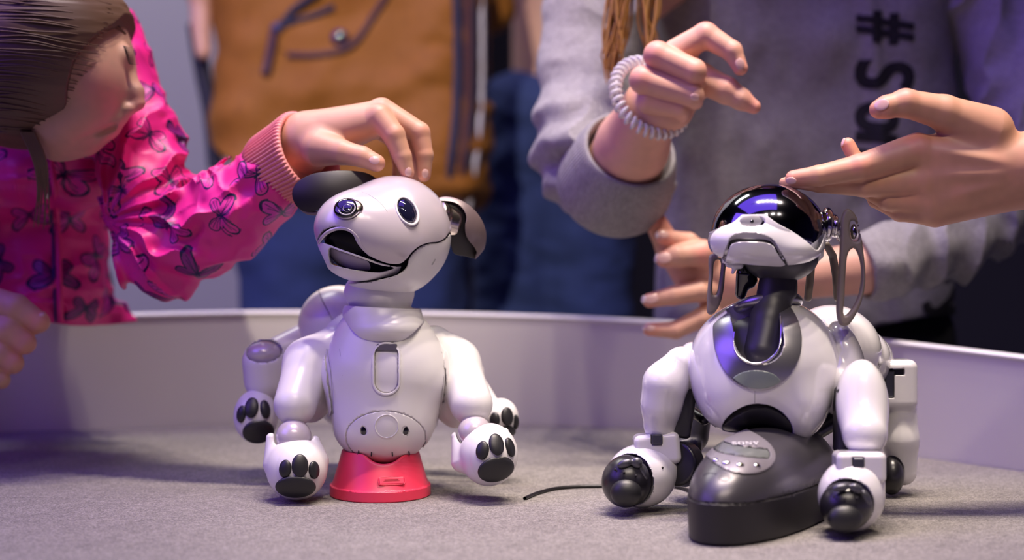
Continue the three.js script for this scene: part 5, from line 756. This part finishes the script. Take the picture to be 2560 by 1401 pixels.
// ---------------------------------------------------------------- the person whose hand touches the dark head
{
  const P = b_, { ell, cap, chain, box, half, hit, basis } = P;
  const man = thing('person', 'person reaching in with a bare hand to touch the mirrored dome head', 'person', [1.02, 0, -1.62]);
  const idx = [[2292, 378, 30, 46], [2148, 419, 62, 33], [2046, 440, 58, 26], [1984, 447, 46, 21]], mid = [[2300, 450, 20, 44], [2160, 462, 30, 31], [2050, 458, 10, 24], [1990, 454, -20, 18], [1960, 456, -34, 12]], ring = [[2318, 500, 5, 40], [2220, 500, 10, 27], [2160, 470, -30, 22], [2140, 400, -50, 19], [2120, 362, -55, 18]], pin = [[2335, 530, -10, 36], [2250, 530, -10, 24], [2190, 500, -50, 20], [2170, 470, -70, 17]];
  const th = [[2470, 330, 10, 66], [2360, 282, 46, 44], [2264, 258, 70, 35], [2216, 268, 76, 28], [2196, 274, 76, 23]];
  const palm = smin(30, cap([2600, 415, -10], 84, [2310, 385, 25], 48), cap([2600, 420, -10], 84, [2310, 450, 15], 48), cap([2600, 425, -15], 80, [2325, 500, 0], 46), cap([2600, 430, -20], 76, [2340, 526, -12], 42));
  const tendon = (x, y) => { let s = 0; for (const [ax, ay, bx, by] of [[2300, 375, 2540, 420], [2300, 445, 2540, 440], [2330, 505, 2520, 455]]) { const dx = bx - ax, dy = by - ay, t = clamp(((x - ax) * dx + (y - ay) * dy) / (dx * dx + dy * dy), 0, 1), d = Math.hypot(x - ax - dx * t, y - ay - dy * t); s += 5.5 * Math.exp(-d * d / 260) * Math.sin(Math.PI * clamp(t * 1.1, 0, 1)); } return s; };
  const handF = smin(8, bump(smin(24, palm, chain(th, 10)), (x, y, z) => z > 0 ? tendon(x, y) : 0, 10), ...fingers(P, [idx, mid, ring, pin], 6));
  const all = smin(24, handF, cap([2590, 420, -12], 82, [2900, 440, -60], 96));
  const tone = skinTone(Bf, [0.60, 0.31, 0.195], [0.72, 0.25, 0.20], [[1984, 447, 46, 60], [2200, 272, 76, 60], [2148, 405, 80, 50], [2292, 350, 60, 60], [2120, 365, -55, 40], [2264, 240, 80, 50]]);
  const t = (x, y, z) => [x, y, z], Wm = METRIC, pm = prims(METRIC), sh = toWorld(Bf, [2900, 440, -60]);
  const coarse = smin(0.05, pm.cap([sh.x, sh.y, sh.z], 0.03, [0.80, 1.12, -1.66], 0.04), pm.cap([0.80, 1.12, -1.66], 0.045, [0.90, 1.42, -1.70], 0.055), pm.cap([1.05, 1.40, -1.66], 0.13, [1.05, 0.95, -1.66], 0.13), pm.cap([1.05, 1.5, -1.66], 0.06, [1.03, 1.6, -1.63], 0.06), pm.ell([1.01, 1.70, -1.61], [0.085, 0.12, 0.10]), pm.chain([[1.0, 0.9, -1.6, 0.09], [1.0, 0.45, -1.6, 0.06], [1.0, 0.06, -1.6, 0.045]]), pm.chain([[1.1, 0.9, -1.74, 0.09], [1.1, 0.45, -1.74, 0.06], [1.1, 0.06, -1.74, 0.045]]));
  part(man, 'body', mergeSkin([net(Bf, all, 3.6, { color: tone }), net(METRIC, coarse, 0.02, { color: () => [0.58, 0.34, 0.24] })]), skinMat);
  nail(Bf, P, man, all, [2204, 262, 76], 20, 15, -12); nail(Bf, P, man, all, [1978, 452, 50], 14, 9, 6); nail(Bf, P, man, all, [2108, 356, -50], 6, 12, 6);
  const wool = phy({ map: weave, color: lin(0.10, 0.09, 0.12), roughness: 0.9 });
  part(man, 'sweater', net(METRIC, smin(0.04, pm.cap([sh.x + 0.02, sh.y, sh.z], 0.048, [0.80, 1.12, -1.66], 0.062), pm.cap([0.80, 1.12, -1.66], 0.065, [0.92, 1.42, -1.70], 0.085), pm.cap([1.05, 1.40, -1.66], 0.17, [1.05, 0.98, -1.66], 0.165)), 0.014, { uv: boneUV(METRIC, [[[1.05, 1.5, -1.66], [1.05, 0.8, -1.66]], [[0.55, 1.12, -1.6], [0.80, 1.12, -1.66]]], { R: 0.1 }) }), wool, 'dark sweater');
  part(man, 'trousers', net(METRIC, smin(0.05, pm.cap([1.05, 0.95, -1.66], 0.17, [1.05, 0.85, -1.66], 0.17), pm.chain([[1.0, 0.85, -1.6, 0.12], [1.0, 0.45, -1.6, 0.085], [1.0, 0.07, -1.6, 0.07]]), pm.chain([[1.1, 0.85, -1.74, 0.12], [1.1, 0.45, -1.74, 0.085], [1.1, 0.07, -1.74, 0.07]])), 0.02), std({ color: lin(0.02, 0.022, 0.035), roughness: 0.85 }));
}
// ---------------------------------------------------------------- bystanders behind the wall
const Of = frame(2.75), o_ = prims(Of), denim = phy({ map: weave, color: lin(0.038, 0.085, 0.36), roughness: 0.9 });
{
  const P = o_, { ell, cap, chain, box, half, hit, sph } = P;
  const man = thing('person', 'bystander in an ochre brown jacket with a navy zip and blue jeans', 'person', [toWorld(Of, [880, 700, 0]).x, 0, toWorld(Of, [880, 700, 0]).z - 0.02]);
  const coarse = smin(40, cap([885, -200, -20], 140, [885, 480, -10], 100), cap([885, -360, -20], 80, [885, -460, -10], 75), ell([885, -590, 10], [125, 170, 150]), cap([640, -260, -20], 70, [500, -60, 40], 50), chain([[500, -70, 30, 30], [503, 60, 50, 26], [508, 130, 60, 20]]), cap([1130, -260, -20], 70, [1225, 0, -100], 45), chain([[740, 640, -10, 110], [730, 1500, 0, 70], [730, 2260, 0, 40]]), chain([[1010, 640, -10, 110], [1030, 1500, 0, 70], [1030, 2260, 0, 40]]));
  part(man, 'body', net(Of, coarse, 11, { color: skinTone(Of, [0.62, 0.36, 0.27], [0.68, 0.3, 0.25], []) }), skinMat);
  const jk = bump(smin(40, box([880, 100, 0], [344, 480, 170], 150), ell([1080, 380, 40], [145, 180, 140]), cap([640, -280, 0], 110, [1130, -280, 0], 110)), (x, y, z) => 10 * noise(x / 90, y / 60, z / 90) + 7 * noise(x / 160, y / 34, 3) * sstep(980, 1100, x) + 12 * noise((x + y) / 80, (x - y) / 170, 9), 30);
  const ochre = phy({ map: weave, color: lin(0.78, 0.29, 0.022), roughness: 0.75, sheen: 0.2, sheenColor: lin(0.8, 0.4, 0.1) });
  const jacket = part(man, 'jacket', net(Of, both(jk, withBB((x, y) => y - (560 - 0.0009 * (x - 1000) * (x - 1000)), [-1e9, -1e9, -1e9, 1e9, 1e9, 1e9])), 13, { uv: boneUV(Of, [[[880, -300, 0], [880, 600, 0]]], { R: 240 }) }), ochre, 'ochre brown jacket');
  const strip = (name, pts, r, mat, lift, label) => sub(jacket, name, lock(pts.map(([x, y]) => toWorld(Of, [x, y, hit(jk, x, y, 600, -400).w + lift])), () => r * Of.s, 50, 8), mat, label);
  const navy = std({ color: lin(0.018, 0.018, 0.05), roughness: 0.7 }), burg = std({ color: lin(0.07, 0.022, 0.035), roughness: 0.7 }), zipc = (dx) => [[1144 + dx, -60], [1146 + dx, 100], [1144 + dx, 250], [1130 + dx, 400], [1112 + dx, 520]];
  strip('zip_tape', zipc(-2), 13, navy, -4, 'navy zip tape'); strip('zip_tape', zipc(24), 13, burg, -5, 'burgundy zip tape'); strip('zip_tape', zipc(42), 9, navy, -3); strip('piping', zipc(58), 8, std({ color: lin(0.55, 0.53, 0.62), roughness: 0.4 }), 0, 'pale piping'); strip('piping', zipc(68), 5, navy, 0);
  sub(jacket, 'snap', net(Of, sph([1150, 155, hit(jk, 1150, 155, 600, -400).w + 4], 10), 3), M.chrome, 'metal snap');
  strip('pocket_cord', [[975, -20], [935, 40], [890, 105], [850, 128], [790, 138], [720, 138]], 9, std({ color: lin(0.06, 0.02, 0.03), roughness: 0.6 }), 2, 'dark pocket edge');
  strip('draw_cord', [[800, -20], [770, 0], [735, 25], [705, 60], [690, 80]], 9, navy, 8, 'navy draw cord'); strip('draw_cord', [[835, 18], [790, 38], [740, 52], [700, 68]], 8, navy, 8); strip('cord_pull', [[688, 70], [680, 110], [672, 150], [664, 185]], 12, std({ color: lin(0.07, 0.025, 0.05), roughness: 0.5 }), 8, 'dark cord pull');
  sub(jacket, 'toggle', net(Of, sph([693, 70, hit(jk, 693, 70, 600, -400).w + 10], 15), 4), std({ color: lin(0.05, 0.05, 0.14), roughness: 0.3 })); sub(jacket, 'button', net(Of, ell([850, 96, hit(jk, 850, 96, 600, -400).w + 6], [24, 23, 12]), 3.4), phy({ color: lin(0.03, 0.02, 0.05), roughness: 0.15, clearcoat: 1 }), 'shiny dark button');
  sub(jacket, 'pocket_flap', net(Of, bump(both(grow(jk, 7), P.poly([[700, 70], [740, 60], [840, 20], [900, 10], [930, 40], [880, 105], [840, 130], [760, 138], [705, 128]], 150), half([0, 0, -1], [800, 100, 60])), () => 0, 1), 6), ochre);
  part(man, 'sleeve', net(Of, smin(20, cap([640, -270, -10], 100, [520, -90, 30], 70)), 12), ochre); part(man, 'sleeve', net(Of, cap([1130, -270, -10], 95, [1225, 20, -100], 66), 12), ochre);
  part(man, 'bag_strap', lock([[488, 60, 0], [505, 170, 10], [528, 290, 30], [540, 420, 40]].map((p) => toWorld(Of, p)), () => 21 * Of.s, 30, 8), std({ color: lin(0.01, 0.01, 0.03), roughness: 0.8 }), 'dark strap hanging beside the jacket');
  part(man, 'jeans', net(Of, bump(smin(50, box([880, 560, -10], [270, 130, 140], 110), chain([[745, 640, -10, 152], [735, 1500, 0, 110], [735, 2240, 0, 95]]), chain([[1020, 640, -10, 152], [1040, 1500, 0, 110], [1040, 2240, 0, 95]])), (x, y, z) => 8 * noise(x / 70, y / 50, z / 60), 10), 18, { uv: boneUV(Of, [[[745, 600, -10], [735, 2260, 0]], [[1020, 600, -10], [1040, 2260, 0]]], { R: 130 }) }), denim, 'blue jeans');
}
{
  const P = o_, { ell, cap, chain, box, half } = P;
  const man = thing('person', 'bystander in a dark grey top and navy jeans standing behind the wall', 'person', [toWorld(Of, [1370, 700, -400]).x, 0, toWorld(Of, [1370, 700, -400]).z]);
  const coarse = smin(40, cap([1370, -180, -420], 90, [1370, 300, -420], 90), cap([1370, -360, -420], 75, [1370, -460, -410], 70), ell([1370, -590, -390], [120, 165, 145]), chain([[1300, 420, -420, 90], [1290, 1400, -420, 60], [1290, 2200, -420, 36]]), chain([[1460, 420, -420, 90], [1480, 1400, -420, 60], [1480, 2200, -420, 36]]));
  part(man, 'body', net(Of, coarse, 16, { color: () => [0.58, 0.34, 0.25] }), skinMat);
  part(man, 'top', net(Of, bump(smin(30, box([1370, -400, -420], [190, 265, 150], 130), cap([1220, -260, -420], 90, [1520, -260, -420], 90)), (x, y, z) => 8 * noise(x / 80, y / 40, 1) + 9 * Math.exp(-Math.pow((y - 80) / 12, 2)), 18), 16, { uv: boneUV(Of, [[[1370, -300, -420], [1370, 220, -420]]], { R: 170 }) }), phy({ map: weave, color: lin(0.10, 0.095, 0.12), roughness: 0.9 }), 'dark grey top');
  part(man, 'jeans', net(Of, bump(smin(30, box([1375, 330, -420], [175, 160, 140], 120), chain([[1300, 430, -420, 128], [1290, 1400, -420, 95], [1290, 2220, -420, 85]]), chain([[1455, 430, -400, 128], [1480, 1400, -400, 95], [1480, 2220, -400, 85]])), (x, y, z) => 9 * noise(x / 80, y / 60, z / 70) + 5 * noise(x / 40, y / 22, 2), 14), 18, { uv: boneUV(Of, [[[1300, 250, -420], [1290, 2220, -420]], [[1455, 250, -400], [1480, 2220, -400]]], { R: 110 }) }), denim, 'navy jeans');
}
// pale partition behind the child
{
  const a = toWorld(frame(4.2), [-900, 300, 0]), b = toWorld(frame(4.2), [640, 300, 0]), g = boxGeo(a.x, b.x, 0, 3.2, a.z - 0.06, a.z);
  structure('wall_partition', g, std({ color: lin(0.52, 0.50, 0.44), roughness: 0.85 }), 'pale grey partition behind the child', 'partition');
}
console.log('triangles', Math.round(TRIS));
renderer.render(scene, camera);
